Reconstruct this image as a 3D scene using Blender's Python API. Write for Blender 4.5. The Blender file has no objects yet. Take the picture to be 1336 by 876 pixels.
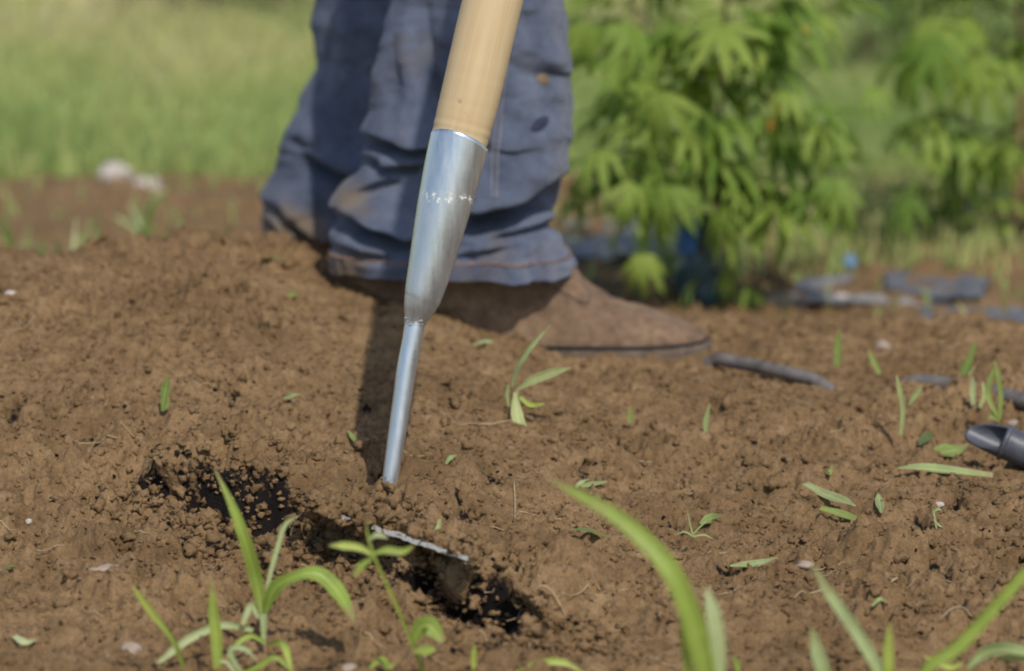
import bpy, math, random
import numpy as np
from mathutils import Vector, Matrix

# ------------------------------------------------------------------ camera, sky, sun, exposure
random.seed(7)
rng = np.random.default_rng(11)
scene = bpy.context.scene
CAMZ, PITCH, FPX = 0.49, math.radians(11.0), 4079.0      # camera height, downward pitch, focal length in photo pixels
FOCUS = 1.95

cam_d = bpy.data.cameras.new('camera')
cam = bpy.data.objects.new('camera', cam_d)
scene.collection.objects.link(cam)
cam.location = (0, 0, CAMZ)
cam.rotation_euler = (math.radians(90) - PITCH, 0, 0)
cam_d.sensor_width = 36.0
cam_d.lens = 36.0 * FPX / 1336.0
cam_d.clip_start, cam_d.clip_end = 0.05, 2000
cam_d.dof.use_dof = True
cam_d.dof.focus_distance = FOCUS
cam_d.dof.aperture_fstop = cam_d.lens / 17.0
scene.camera = cam

SUN_EL, SUN_AZ = math.radians(50), math.radians(18)      # azimuth: to the right of straight behind the camera
to_sun = Vector((math.sin(SUN_AZ) * math.cos(SUN_EL), -math.cos(SUN_AZ) * math.cos(SUN_EL), math.sin(SUN_EL)))
world = bpy.data.worlds.new('World')
scene.world = world
world.use_nodes = True
wn = world.node_tree
sky = wn.nodes.new('ShaderNodeTexSky')
sky.sky_type = 'NISHITA'
sky.sun_disc = False
sky.sun_elevation = SUN_EL
sky.sun_rotation = math.atan2(to_sun.x, to_sun.y)
bg = wn.nodes['Background']
wn.links.new(sky.outputs[0], bg.inputs[0])
bg.inputs[1].default_value = 0.13
sun_d = bpy.data.lights.new('sun', 'SUN')
sun_d.energy = 3.2
sun_d.angle = math.radians(0.6)
sun_d.color = (1.0, 0.95, 0.86)
sun = bpy.data.objects.new('sun', sun_d)
scene.collection.objects.link(sun)
sun.rotation_euler = to_sun.to_track_quat('Z', 'Y').to_euler()
scene.view_settings.view_transform = 'Standard'
scene.view_settings.look = 'None'
scene.view_settings.exposure = 0.0
scene.view_settings.gamma = 1.0
scene.cycles.use_denoising = True
scene.cycles.filter_width = 1.9
scene.cycles.max_bounces = 6

# ------------------------------------------------------------------ helpers
COL = scene.collection
_c, _s = math.cos(PITCH), math.sin(PITCH)


def ray(px, py):
    u, v = (px - 668.0) / FPX, (py - 438.0) / FPX
    return np.array([u, _c - v * _s, -_s - v * _c])


def wp(px, py, Y):
    d = ray(px, py)
    return np.array([0, 0, CAMZ]) + d * (Y / d[1])


def wz(px, py, z):
    d = ray(px, py)
    return np.array([0, 0, CAMZ]) + d * ((z - CAMZ) / d[2])


def proj(P):
    P = np.asarray(P, float)
    x, y, z = P[..., 0], P[..., 1], P[..., 2] - CAMZ
    dep = y * _c - z * _s
    return 668 + FPX * x / dep, 438 - FPX * (y * _s + z * _c) / dep


def sstep(a, b, x):
    t = np.clip((x - a) / (b - a), 0, 1)
    return t * t * (3 - 2 * t)


def _hash(ix, iy, seed):
    h = (ix.astype(np.int64) * 374761393 + iy.astype(np.int64) * 668265263 + seed * 974634777) & 0xFFFFFFFF
    h = ((h ^ (h >> 13)) * 1274126177) & 0xFFFFFFFF
    h = ((h ^ (h >> 16)) * 2246822519) & 0xFFFFFFFF
    return ((h ^ (h >> 15)) & 0xFFFFFF) / float(0x1000000)


def vnoise(x, y, seed=0):
    ix, iy = np.floor(x), np.floor(y)
    fx, fy = x - ix, y - iy
    fx = fx * fx * fx * (fx * (fx * 6 - 15) + 10)
    fy = fy * fy * fy * (fy * (fy * 6 - 15) + 10)
    a, b = _hash(ix, iy, seed), _hash(ix + 1, iy, seed)
    c, d = _hash(ix, iy + 1, seed), _hash(ix + 1, iy + 1, seed)
    return (a + (b - a) * fx) * (1 - fy) + (c + (d - c) * fx) * fy


def fbm(x, y, o=4, seed=0, gain=0.5):
    r, a, t = 0.0, 1.0, 0.0
    for k in range(o):
        r = r + a * (vnoise(x, y, seed + 17 * k) - 0.5)
        t += a
        a *= gain
        x, y = x * 2.03 + 5.3, y * 2.03 + 1.7
    return r / t * 2


def lumps(x, y, cell, seed, dens):
    gx, gy = np.floor(x / cell), np.floor(y / cell)
    out = np.zeros_like(x)
    for i in (-1, 0, 1):
        for j in (-1, 0, 1):
            cx, cy = gx + i, gy + j
            px = (cx + _hash(cx, cy, seed)) * cell
            py = (cy + _hash(cx, cy, seed + 1)) * cell
            r = cell * (0.28 + 0.42 * _hash(cx, cy, seed + 2))
            on = _hash(cx, cy, seed + 3) < dens
            d2 = ((x - px) ** 2 + (y - py) ** 2) / (r * r)
            out = np.maximum(out, np.where(on, np.maximum(0, 1 - d2) ** .75 * r * 1.1, 0))
    return out


def mesh_np(name, verts, faces, smooth=True):
    verts = np.ascontiguousarray(verts, dtype=np.float32)
    faces = np.ascontiguousarray(faces, dtype=np.int32)
    me = bpy.data.meshes.new(name)
    n, k = faces.shape
    me.vertices.add(len(verts))
    me.vertices.foreach_set('co', verts.ravel())
    me.loops.add(n * k)
    me.loops.foreach_set('vertex_index', faces.ravel())
    me.polygons.add(n)
    me.polygons.foreach_set('loop_start', np.arange(0, n * k, k, dtype=np.int32))
    me.polygons.foreach_set('loop_total', np.full(n, k, dtype=np.int32))
    me.polygons.foreach_set('use_smooth', np.full(n, smooth))
    me.update(calc_edges=True)
    return me


def fattr(me, name, vals):
    a = me.attributes.new(name, 'FLOAT', 'POINT')
    a.data.foreach_set('value', np.ascontiguousarray(vals, dtype=np.float32))


def ob(name, me, mat=None, parent=None, loc=None):
    o = bpy.data.objects.new(name, me)
    COL.objects.link(o)
    if mat is not None and me is not None and not me.materials:
        me.materials.append(mat)
    if parent is not None:
        o.parent = parent
    if loc is not None:
        o.location = loc
    return o


def tag(o, label=None, cat=None, group=None, kind=None):
    if label: o['label'] = label
    if cat: o['category'] = cat
    if group: o['group'] = group
    if kind: o['kind'] = kind
    return o


def empty(name, loc, label, cat, group=None):
    o = bpy.data.objects.new(name, None)
    COL.objects.link(o)
    o.location = loc
    o.empty_display_size = 0.02
    return tag(o, label, cat, group)


def grid_faces(nr, nc, wrap=False):
    i = np.arange(nr - 1)[:, None]
    j = np.arange(nc if wrap else nc - 1)[None, :]
    j2 = (j + 1) % nc
    return np.stack([i * nc + j, i * nc + j2, (i + 1) * nc + j2, (i + 1) * nc + j], -1).reshape(-1, 4)


def spline(pts, n):
    pts = np.asarray(pts, float)
    if len(pts) == 2:
        t = np.linspace(0, 1, n)[:, None]
        return pts[0] * (1 - t) + pts[1] * t
    P = np.vstack([2 * pts[0] - pts[1], pts, 2 * pts[-1] - pts[-2]])
    u = np.linspace(0, len(pts) - 1 - 1e-6, n)
    k = np.floor(u).astype(int)
    t = (u - k)[:, None]
    a, b, c, d = P[k], P[k + 1], P[k + 2], P[k + 3]
    return 0.5 * ((2 * b) + (c - a) * t + (2 * a - 5 * b + 4 * c - d) * t * t + (3 * b - a - 3 * c + d) * t ** 3)


def nrm(v):
    return v / np.maximum(np.linalg.norm(v, axis=-1, keepdims=True), 1e-9)


def tube(pts, rad, seg=14, shear=None, caps=True, wob=0.0):
    """verts, faces (quads) of a swept tube; shear(i, ang)->axial offset"""
    pts = np.asarray(pts, float)
    rad = np.asarray(rad, float)
    T = nrm(np.gradient(pts, axis=0))
    ref = np.array([0, -1.0, 0.0])
    A = nrm(ref - T * (T @ ref)[:, None])          # towards the camera side
    B = np.cross(T, A)
    ang = np.linspace(0, 2 * np.pi, seg, endpoint=False)
    V = pts[:, None] + rad[:, None, None] * (A[:, None] * np.cos(ang)[None, :, None] + B[:, None] * np.sin(ang)[None, :, None])
    if shear is not None:
        off = np.array([[shear(i, a) for a in ang] for i in range(len(pts))])
        V = V + T[:, None] * off[..., None]
    if wob:
        V = V + wob * (rng.random(V.shape) - 0.5)
    V = V.reshape(-1, 3)
    F = grid_faces(len(pts), seg, True)
    if caps:
        n = len(V)
        V = np.vstack([V, pts[0], pts[-1]])
        j = np.arange(seg)
        j2 = (j + 1) % seg
        last = (len(pts) - 1) * seg
        F = np.vstack([F, np.stack([j2, j, np.full(seg, n), np.full(seg, n)], -1)[:, [0, 1, 2, 2]],
                       np.stack([last + j, last + j2, np.full(seg, n + 1), np.full(seg, n + 1)], -1)[:, [0, 1, 2, 2]]])
    return V, F


def quads_to_me(name, V, F, smooth=True):
    """allow degenerate quads (v3==v2) by turning them into tris through from_pydata"""
    F = np.asarray(F)
    deg = F[:, 2] == F[:, 3]
    if not deg.any():
        return mesh_np(name, V, F, smooth)
    me = bpy.data.meshes.new(name)
    me.from_pydata([tuple(v) for v in V], [], [tuple(f[:3]) if d else tuple(f) for f, d in zip(F.tolist(), deg)])
    me.polygons.foreach_set('use_smooth', np.full(len(me.polygons), smooth))
    me.update()
    return me


def join(parts):
    Vs, Fs, n = [], [], 0
    for V, F in parts:
        Vs.append(V)
        Fs.append(np.asarray(F) + n)
        n += len(V)
    return np.vstack(Vs), np.vstack(Fs)


# ------------------------------------------------------------------ materials
def new_mat(name):
    m = bpy.data.materials.new(name)
    m.use_nodes = True
    nt = m.node_tree
    return m, nt, nt.nodes['Principled BSDF']


def nd(nt, typ, **kw):
    n = nt.nodes.new(typ)
    for k, v in kw.items():
        if k in n.inputs:
            n.inputs[k].default_value = v
        else:
            setattr(n, k, v)
    return n


def noise(nt, scale, detail=4, rough=0.6, vec=None, dim='3D'):
    n = nd(nt, 'ShaderNodeTexNoise')
    n.inputs['Scale'].default_value = scale
    n.inputs['Detail'].default_value = detail
    n.inputs['Roughness'].default_value = rough
    if vec is not None:
        nt.links.new(vec, n.inputs['Vector'])
    return n


def ramp(nt, fac, stops):
    r = nd(nt, 'ShaderNodeValToRGB')
    el = r.color_ramp.elements
    while len(el) < len(stops):
        el.new(0.5)
    for e, (p, c) in zip(el, stops):
        e.position = p
        e.color = (*c, 1) if len(c) == 3 else c
    nt.links.new(fac, r.inputs[0])
    return r


def mix(nt, fac, a, b, mode='MIX'):
    m = nd(nt, 'ShaderNodeMix', data_type='RGBA', blend_type=mode)
    for sock, v in ((m.inputs[0], fac), (m.inputs[6], a), (m.inputs[7], b)):
        if hasattr(v, 'is_output'):
            nt.links.new(v, sock)
        else:
            sock.default_value = v if isinstance(v, (int, float)) else (*v, 1)
    return m.outputs[2]


def bump(nt, bsdf, height, strength, dist):
    b = nd(nt, 'ShaderNodeBump')
    b.inputs['Strength'].default_value = strength
    b.inputs['Distance'].default_value = dist
    nt.links.new(height, b.inputs['Height'])
    nt.links.new(b.outputs[0], bsdf.inputs['Normal'])


def objvec(nt):
    return nd(nt, 'ShaderNodeTexCoord').outputs['Object']


def soil_material():
    m, nt, b = new_mat('soil')
    v = objvec(nt)
    big = noise(nt, 9, 4, 0.6, v)
    mid = noise(nt, 70, 5, 0.65, v)
    fine = noise(nt, 520, 4, 0.7, v)
    c1 = ramp(nt, mid.outputs[0], [(0.25, (0.170, 0.106, 0.051)), (0.5, (0.258, 0.165, 0.083)), (0.75, (0.334, 0.223, 0.121))])
    c2 = ramp(nt, big.outputs[0], [(0.3, (0.74, 0.71, 0.68)), (0.7, (1.16, 1.16, 1.16))])
    c = mix(nt, 1.0, c1.outputs[0], c2.outputs[0], 'MULTIPLY')
    c3 = ramp(nt, fine.outputs[0], [(0.3, (0.66, 0.62, 0.58)), (0.55, (1.0, 1.0, 1.0)), (0.8, (1.15, 1.15, 1.15))])
    c = mix(nt, 1.0, c, c3.outputs[0], 'MULTIPLY')
    # crumbs of black humus mixed through the earth
    hum = noise(nt, 150, 3, 0.55, v)
    hm = ramp(nt, hum.outputs[0], [(0.72, (0, 0, 0)), (0.82, (0.8, 0.8, 0.8))])
    c = mix(nt, hm.outputs[0], c, (0.07, 0.048, 0.034))
    # damp earth in the cut and openings, their shade painted in with it
    at = nd(nt, 'ShaderNodeAttribute', attribute_name='damp_shade')
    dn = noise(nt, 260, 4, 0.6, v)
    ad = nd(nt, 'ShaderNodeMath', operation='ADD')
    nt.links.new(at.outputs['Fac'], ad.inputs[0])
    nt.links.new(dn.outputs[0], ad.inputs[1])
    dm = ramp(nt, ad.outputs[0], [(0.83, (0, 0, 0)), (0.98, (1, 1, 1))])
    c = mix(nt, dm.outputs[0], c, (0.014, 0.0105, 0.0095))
    nt.links.new(c, b.inputs['Base Color'])
    b.inputs['Roughness'].default_value = 0.95
    b.inputs['Specular IOR Level'].default_value = 0.15
    bump(nt, b, fine.outputs[0], 0.8, 0.0022)
    return m


def simple(name, col, rough=0.7, var=0.25, scale=60, metallic=0.0, bumpd=0.0, bscale=200, spec=0.3):
    m, nt, b = new_mat(name)
    v = objvec(nt)
    n = noise(nt, scale, 4, 0.6, v)
    lo = tuple(c * (1 - var) for c in col)
    hi = tuple(min(1, c * (1 + var)) for c in col)
    r = ramp(nt, n.outputs[0], [(0.3, lo), (0.7, hi)])
    nt.links.new(r.outputs[0], b.inputs['Base Color'])
    b.inputs['Roughness'].default_value = rough
    b.inputs['Metallic'].default_value = metallic
    b.inputs['Specular IOR Level'].default_value = spec
    if bumpd:
        n2 = noise(nt, bscale, 4, 0.6, v)
        bump(nt, b, n2.outputs[0], 0.7, bumpd)
    return m


def leaf_material(name, col, trans=0.35, rough=0.45, var=0.25, scale=40, per_object=0.25, spec=0.35, veins=False):
    m, nt, b = new_mat(name)
    v = objvec(nt)
    n = noise(nt, scale, 3, 0.6, v)
    lo = tuple(c * (1 - var) for c in col)
    hi = tuple(min(1, c * (1 + var)) for c in col)
    c = ramp(nt, n.outputs[0], [(0.3, lo), (0.7, hi)]).outputs[0]
    if per_object:
        oi = nd(nt, 'ShaderNodeObjectInfo')
        q = per_object
        r = ramp(nt, oi.outputs['Random'], [(0, (1 - q, 1 - q * 0.7, 1 - q)), (0.5, (1, 1, 1)), (1, (1 + q, 1 + q * 0.6, 1 + q))])
        c = mix(nt, 1.0, c, r.outputs[0], 'MULTIPLY')
    if veins:
        ac, al = nd(nt, 'ShaderNodeAttribute', attribute_name='across'), nd(nt, 'ShaderNodeAttribute', attribute_name='along')
        cb = nd(nt, 'ShaderNodeCombineXYZ')
        nt.links.new(ac.outputs['Fac'], cb.inputs[0]); nt.links.new(al.outputs['Fac'], cb.inputs[1])
        mp = nd(nt, 'ShaderNodeMapping')
        mp.inputs['Scale'].default_value = (7, 1.2, 1)
        nt.links.new(cb.outputs[0], mp.inputs[0])
        nv = noise(nt, 1.0, 3, .6, mp.outputs[0])
        c = mix(nt, 1.0, c, ramp(nt, nv.outputs[0], [(.3, (.76, .8, .74)), (.7, (1.2, 1.15, 1.2))]).outputs[0], 'MULTIPLY')
        ab = nd(nt, 'ShaderNodeMath', operation='ABSOLUTE')
        nt.links.new(ac.outputs['Fac'], ab.inputs[0])
        rib = ramp(nt, ab.outputs[0], [(.04, (.55, .55, .55)), (.16, (0, 0, 0))])
        c = mix(nt, rib.outputs[0], c, tuple(min(1, q * 1.45 + .05) for q in col))
        n9 = noise(nt, 120, 3, .6, v)
        ad = nd(nt, 'ShaderNodeMath', operation='ADD')
        nt.links.new(al.outputs['Fac'], ad.inputs[0]); nt.links.new(n9.outputs[0], ad.inputs[1])
        sub = nd(nt, 'ShaderNodeMath', operation='SUBTRACT')
        nt.links.new(ad.outputs[0], sub.inputs[0]); sub.inputs[1].default_value = .62
        tip = ramp(nt, sub.outputs[0], [(.70, (0, 0, 0)), (.92, (.8, .8, .8))])
        c = mix(nt, tip.outputs[0], c, (.36, .27, .13))
    nt.links.new(c, b.inputs['Base Color'])
    b.inputs['Roughness'].default_value = rough
    b.inputs['Specular IOR Level'].default_value = spec
    tr = nd(nt, 'ShaderNodeBsdfTranslucent')
    warm = mix(nt, 1.0, c, (1.15, 1.2, 0.5), 'MULTIPLY')
    nt.links.new(warm, tr.inputs[0])
    ms = nd(nt, 'ShaderNodeMixShader')
    ms.inputs[0].default_value = trans
    nt.links.new(b.outputs[0], ms.inputs[1])
    nt.links.new(tr.outputs[0], ms.inputs[2])
    nt.links.new(ms.outputs[0], nt.nodes['Material Output'].inputs['Surface'])
    return m


def grass_field_material():
    m, nt, b = new_mat('meadow_grass')
    v = objvec(nt)
    at = nd(nt, 'ShaderNodeAttribute', attribute_name='tone')
    c = ramp(nt, at.outputs['Fac'], [(0.0, (0.26, 0.38, 0.115)), (0.45, (0.44, 0.50, 0.17)), (0.75, (0.58, 0.54, 0.23)), (1.0, (0.68, 0.60, 0.36))]).outputs[0]
    nt.links.new(c, b.inputs['Base Color'])
    b.inputs['Roughness'].default_value = 0.55
    b.inputs['Specular IOR Level'].default_value = 0.25
    tr = nd(nt, 'ShaderNodeBsdfTranslucent')
    nt.links.new(c, tr.inputs[0])
    ms = nd(nt, 'ShaderNodeMixShader')
    ms.inputs[0].default_value = 0.35
    nt.links.new(b.outputs[0], ms.inputs[1])
    nt.links.new(tr.outputs[0], ms.inputs[2])
    nt.links.new(ms.outputs[0], nt.nodes['Material Output'].inputs['Surface'])
    return m


def denim_material():
    m, nt, b = new_mat('denim')
    v = objvec(nt)
    n1 = noise(nt, 14, 4, 0.6, v)
    n2 = noise(nt, 60, 5, 0.65, v)
    c = ramp(nt, n1.outputs[0], [(0.3, (0.078, 0.096, 0.146)), (0.7, (0.128, 0.150, 0.212))]).outputs[0]
    c = mix(nt, 1.0, c, ramp(nt, n2.outputs[0], [(0.25, (0.62, 0.62, 0.66)), (0.5, (1.0, 1.0, 1.0)), (0.75, (1.4, 1.36, 1.3))]).outputs[0], 'MULTIPLY')
    # dried mud towards the cuffs and in splashes
    mr = nd(nt, 'ShaderNodeAttribute', attribute_name='mud')
    n3 = noise(nt, 22, 5, 0.65, v)
    ad = nd(nt, 'ShaderNodeMath', operation='ADD')
    nt.links.new(mr.outputs['Fac'], ad.inputs[0])
    nt.links.new(n3.outputs[0], ad.inputs[1])
    mk = ramp(nt, ad.outputs[0], [(0.58, (0, 0, 0)), (1.15, (0.9, 0.9, 0.9))])
    c = mix(nt, mk.outputs[0], c, (0.200, 0.148, 0.100))
    nt.links.new(c, b.inputs['Base Color'])
    b.inputs['Roughness'].default_value = 0.9
    b.inputs['Specular IOR Level'].default_value = 0.12
    b.inputs['Sheen Weight'].default_value = 0.15
    w = nd(nt, 'ShaderNodeTexWave')
    w.inputs['Scale'].default_value = 260
    w.inputs['Distortion'].default_value = 2.0
    nt.links.new(v, w.inputs['Vector'])
    mm = nd(nt, 'ShaderNodeMath', operation='ADD')
    nt.links.new(w.outputs['Fac'], mm.inputs[0])
    nt.links.new(n2.outputs[0], mm.inputs[1])
    bump(nt, b, mm.outputs[0], 0.5, 0.0018)
    return m


def wood_material():
    m, nt, b = new_mat('ash_wood')
    at = nd(nt, 'ShaderNodeAttribute', attribute_name='along')
    at2 = nd(nt, 'ShaderNodeAttribute', attribute_name='around')
    cb = nd(nt, 'ShaderNodeCombineXYZ')
    nt.links.new(at2.outputs['Fac'], cb.inputs[0])
    nt.links.new(at.outputs['Fac'], cb.inputs[1])
    mp = nd(nt, 'ShaderNodeMapping')
    mp.inputs['Scale'].default_value = (7.0, 5.0, 1)
    nt.links.new(cb.outputs[0], mp.inputs[0])
    n1 = noise(nt, 1.0, 6, 0.65, mp.outputs[0])
    mp2 = nd(nt, 'ShaderNodeMapping')
    mp2.inputs['Scale'].default_value = (60.0, 22.0, 1)
    nt.links.new(cb.outputs[0], mp2.inputs[0])
    n2 = noise(nt, 1.0, 4, 0.6, mp2.outputs[0])
    c = ramp(nt, n1.outputs[0], [(0.28, (0.53, 0.375, 0.20)), (0.5, (0.575, 0.43, 0.245)), (0.72, (0.62, 0.48, 0.29))]).outputs[0]
    c = mix(nt, 1.0, c, ramp(nt, n2.outputs[0], [(0.3, (0.95, 0.93, 0.90)), (0.6, (1.02, 1.02, 1.02))]).outputs[0], 'MULTIPLY')
    v = objvec(nt)
    n3 = noise(nt, 55, 4, 0.7, v)
    dk = ramp(nt, n3.outputs[0], [(0.66, (0, 0, 0)), (0.78, (0.7, 0.7, 0.7))])
    c = mix(nt, dk.outputs[0], c, (0.20, 0.12, 0.06))
    nt.links.new(c, b.inputs['Base Color'])
    b.inputs['Roughness'].default_value = 0.55
    b.inputs['Specular IOR Level'].default_value = 0.3
    bump(nt, b, n2.outputs[0], 0.25, 0.0006)
    return m


def steel_material():
    m, nt, b = new_mat('galvanised_steel')
    v = objvec(nt)
    mp = nd(nt, 'ShaderNodeMapping')
    mp.inputs['Rotation'].default_value = (0, math.radians(14), 0)
    mp.inputs['Scale'].default_value = (9, 9, 1.1)
    nt.links.new(v, mp.inputs[0])
    n1 = noise(nt, 26, 5, 0.65, mp.outputs[0])
    n2 = noise(nt, 240, 3, 0.6, v)
    c = ramp(nt, n1.outputs[0], [(0.3, (0.52, 0.57, 0.63)), (0.7, (0.72, 0.76, 0.81))]).outputs[0]
    # scuffs, thickest in a ring where the handle was driven home; also the painted glint of the blade edge
    at = nd(nt, 'ShaderNodeAttribute', attribute_name='scuff_glint')
    n4 = noise(nt, 330, 4, 0.7, v)
    ml = nd(nt, 'ShaderNodeMath', operation='ADD')
    nt.links.new(at.outputs['Fac'], ml.inputs[0])
    nt.links.new(n4.outputs[0], ml.inputs[1])
    sc = ramp(nt, ml.outputs[0], [(0.84, (0, 0, 0)), (0.92, (1, 1, 1))])
    c = mix(nt, sc.outputs[0], c, (0.80, 0.78, 0.72))
    # dried soil near the ground end
    ad = nd(nt, 'ShaderNodeAttribute', attribute_name='dirt')
    n5 = noise(nt, 160, 4, 0.7, v)
    al = nd(nt, 'ShaderNodeMath', operation='ADD')
    nt.links.new(ad.outputs['Fac'], al.inputs[0])
    nt.links.new(n5.outputs[0], al.inputs[1])
    dr = ramp(nt, al.outputs[0], [(0.80, (0, 0, 0)), (1.15, (1, 1, 1))])
    c = mix(nt, dr.outputs[0], c, (0.30, 0.215, 0.14))
    nt.links.new(c, b.inputs['Base Color'])
    cover = nd(nt, 'ShaderNodeMath', operation='MAXIMUM')
    nt.links.new(dr.outputs[0], cover.inputs[0]); nt.links.new(sc.outputs[0], cover.inputs[1])
    inv = ramp(nt, cover.outputs[0], [(0, (0.86, 0.86, 0.86)), (1, (0, 0, 0))])
    nt.links.new(inv.outputs[0], b.inputs['Metallic'])
    rr = ramp(nt, n1.outputs[0], [(0.3, (0.24, 0.24, 0.24)), (0.7, (0.42, 0.42, 0.42))])
    nt.links.new(rr.outputs[0], b.inputs['Roughness'])
    bump(nt, b, n2.outputs[0], 0.12, 0.0006)
    return m


def leather_material():
    m, nt, b = new_mat('dusty_leather')
    v = objvec(nt)
    n1, n2, n3 = noise(nt, 30, 4, .6, v), noise(nt, 120, 5, .65, v), noise(nt, 18, 5, .7, v)
    c = ramp(nt, n1.outputs[0], [(.3, (.140, .085, .053)), (.7, (.225, .146, .095))]).outputs[0]
    dust = ramp(nt, n3.outputs[0], [(.42, (0, 0, 0)), (.72, (.85, .85, .85))])
    c = mix(nt, dust.outputs[0], c, (.32, .22, .13))
    sc = ramp(nt, n2.outputs[0], [(.3, (.7, .7, .7)), (.7, (1.2, 1.2, 1.2))])
    c = mix(nt, 1.0, c, sc.outputs[0], 'MULTIPLY')
    nt.links.new(c, b.inputs['Base Color'])
    b.inputs['Roughness'].default_value = .8
    b.inputs['Specular IOR Level'].default_value = .2
    bump(nt, b, n2.outputs[0], .8, .0014)
    return m


M = dict(
    soil=soil_material(),
    denim=denim_material(),
    stitch=simple('orange_thread', (0.27, 0.145, 0.075), 0.8, 0.3),
    leather=leather_material(),
    sole=simple('dirty_rubber', (0.14, 0.105, 0.08), 0.9, 0.35, 60, bumpd=0.001, spec=0.1),
    dark_leather=simple('dark_strap', (0.02, 0.018, 0.018), 0.7, 0.3),
    wood=wood_material(), steel=steel_material(),
    blade_grass=leaf_material('grass_blade', (0.330, 0.410, 0.080), 0.28, 0.5, veins=True),
    blade_dull=leaf_material('dull_leaf', (0.25, 0.315, 0.085), 0.28, 0.6, veins=True),
    blade_pale=leaf_material('grass_blade_pale', (0.400, 0.460, 0.220), 0.28, 0.55, veins=True),
    blade_cut=leaf_material('cut_leaf', (0.36, 0.41, 0.17), 0.25, 0.6, veins=True),
    weed_far=leaf_material('weed_leaf', (0.20, 0.27, 0.07), .3, .55),
    hemp=leaf_material('hemp_leaf', (0.235, 0.335, 0.062), 0.40, 0.6, per_object=0.4, spec=0.25),
    hemp_dark=leaf_material('hemp_leaf_shade', (0.13, 0.18, 0.05), 0.3, 0.5, per_object=0.3),  # darker hemp leaf copy, the far plants' shade put into its colour
    yellow=leaf_material('yellowed_leaf', (0.55, 0.30, 0.04), 0.3, 0.5),
    stem=simple('green_stem', (0.16, 0.16, 0.07), 0.7, 0.3),
    brown_stem=simple('brown_stem', (0.24, 0.15, 0.08), 0.8, 0.3),
    stone=simple('pale_stone', (0.34, 0.265, 0.20), 0.9, 0.25, 40, bumpd=0.001),
    white_stone=simple('white_stone', (0.50, 0.44, 0.39), 0.85, 0.15, 60),
    straw=simple('dry_straw', (0.42, 0.32, 0.19), 0.8, 0.3, 90),
    hose=simple('dark_hose', (0.135, 0.120, 0.110), 0.8, 0.55, 60, spec=0.4),
    pipe=simple('grey_pipe', (0.075, 0.078, 0.095), 0.45, 0.3, 50, spec=0.5, bumpd=0.0005),
    blue=simple('blue_plastic', (0.03, 0.14, 0.42), 0.35, 0.2, spec=0.5),
    film=simple('grey_film', (0.190, 0.178, 0.190), 0.7, 0.4, 25, spec=0.4),
    film_dark=simple('dark_film', (0.125, 0.128, 0.145), 0.7, 0.35, 25, spec=0.4),
    film_white=simple('white_film', (0.32, 0.31, 0.31), 0.6, 0.25, 25),
    teal=simple('blue_green_wrap', (0.035, 0.085, 0.105), 0.25, 0.5, 45, spec=0.6),
    gap_black=simple('gap_black', (0.016, 0.018, 0.022), 0.6, 0.3),
    meadow=grass_field_material(),
)

# ------------------------------------------------------------------ ground
RX = [-6, -3, -.6, -.35, -.2, -.13, -.04, .04, .15, .4, 6]
RZ = [.03, .05, .070, .080, .080, .055, .046, .015, .012, .010, .005]
LIP = np.array([wz(185, 622, .022)[:2], wz(290, 628, .025)[:2], wz(400, 658, .027)[:2], wz(510, 699, .028)[:2], wz(610, 733, .026)[:2], wz(722, 768, .022)[:2]])
F0 = LIP[0]
FE = nrm(LIP[-1] - LIP[0])
FN = np.array([-FE[1], FE[0]])
FL = float(np.linalg.norm(LIP[-1] - LIP[0]))
LT = (LIP - F0) @ FE
LS = (LIP - F0) @ FN


def furrow(x, y):
    t = (x - F0[0]) * FE[0] + (y - F0[1]) * FE[1]
    s = (x - F0[0]) * FN[0] + (y - F0[1]) * FN[1] - np.interp(t, LT, LS) - 0.016
    s = s + 0.012 * fbm(x * 28, y * 28, 3, 91)
    W = sstep(-.045, .012, t) * (1 - sstep(FL - .07, FL + .015, t))
    return t, s, W


def base_height(x, y):
    m = np.interp(x, RX, RZ)
    z = m * sstep(1.72, 2.40, y)
    back = -0.105 - 0.015 * sstep(3.2, 4.4, y)
    k = sstep(2.48, 3.15, y)
    z = z * (1 - k) + back * k
    t, s, W = furrow(x, y)
    fill0 = .85 * sstep(LT[2] - .06, LT[2] - .015, t) * (1 - sstep(LT[3] - .018, LT[3] + .012, t))
    hump = 0.027 * W * (sstep(-.001, .015, s) * (1 - fill0) + fill0 * sstep(-.05, .025, s)) * np.exp(-(np.maximum(s, 0) / .10) ** 2)
    fill = sstep(LT[2] - .06, LT[2] - .015, t) * (1 - sstep(LT[3] - .018, LT[3] + .012, t))
    pit = (-0.012 - .006 * sstep(LT[3] - .01, LT[3] + .02, t)) * (1 - .95 * fill) * W * np.exp(-((s + .010) / .016) ** 2)
    return z + hump + pit


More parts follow.
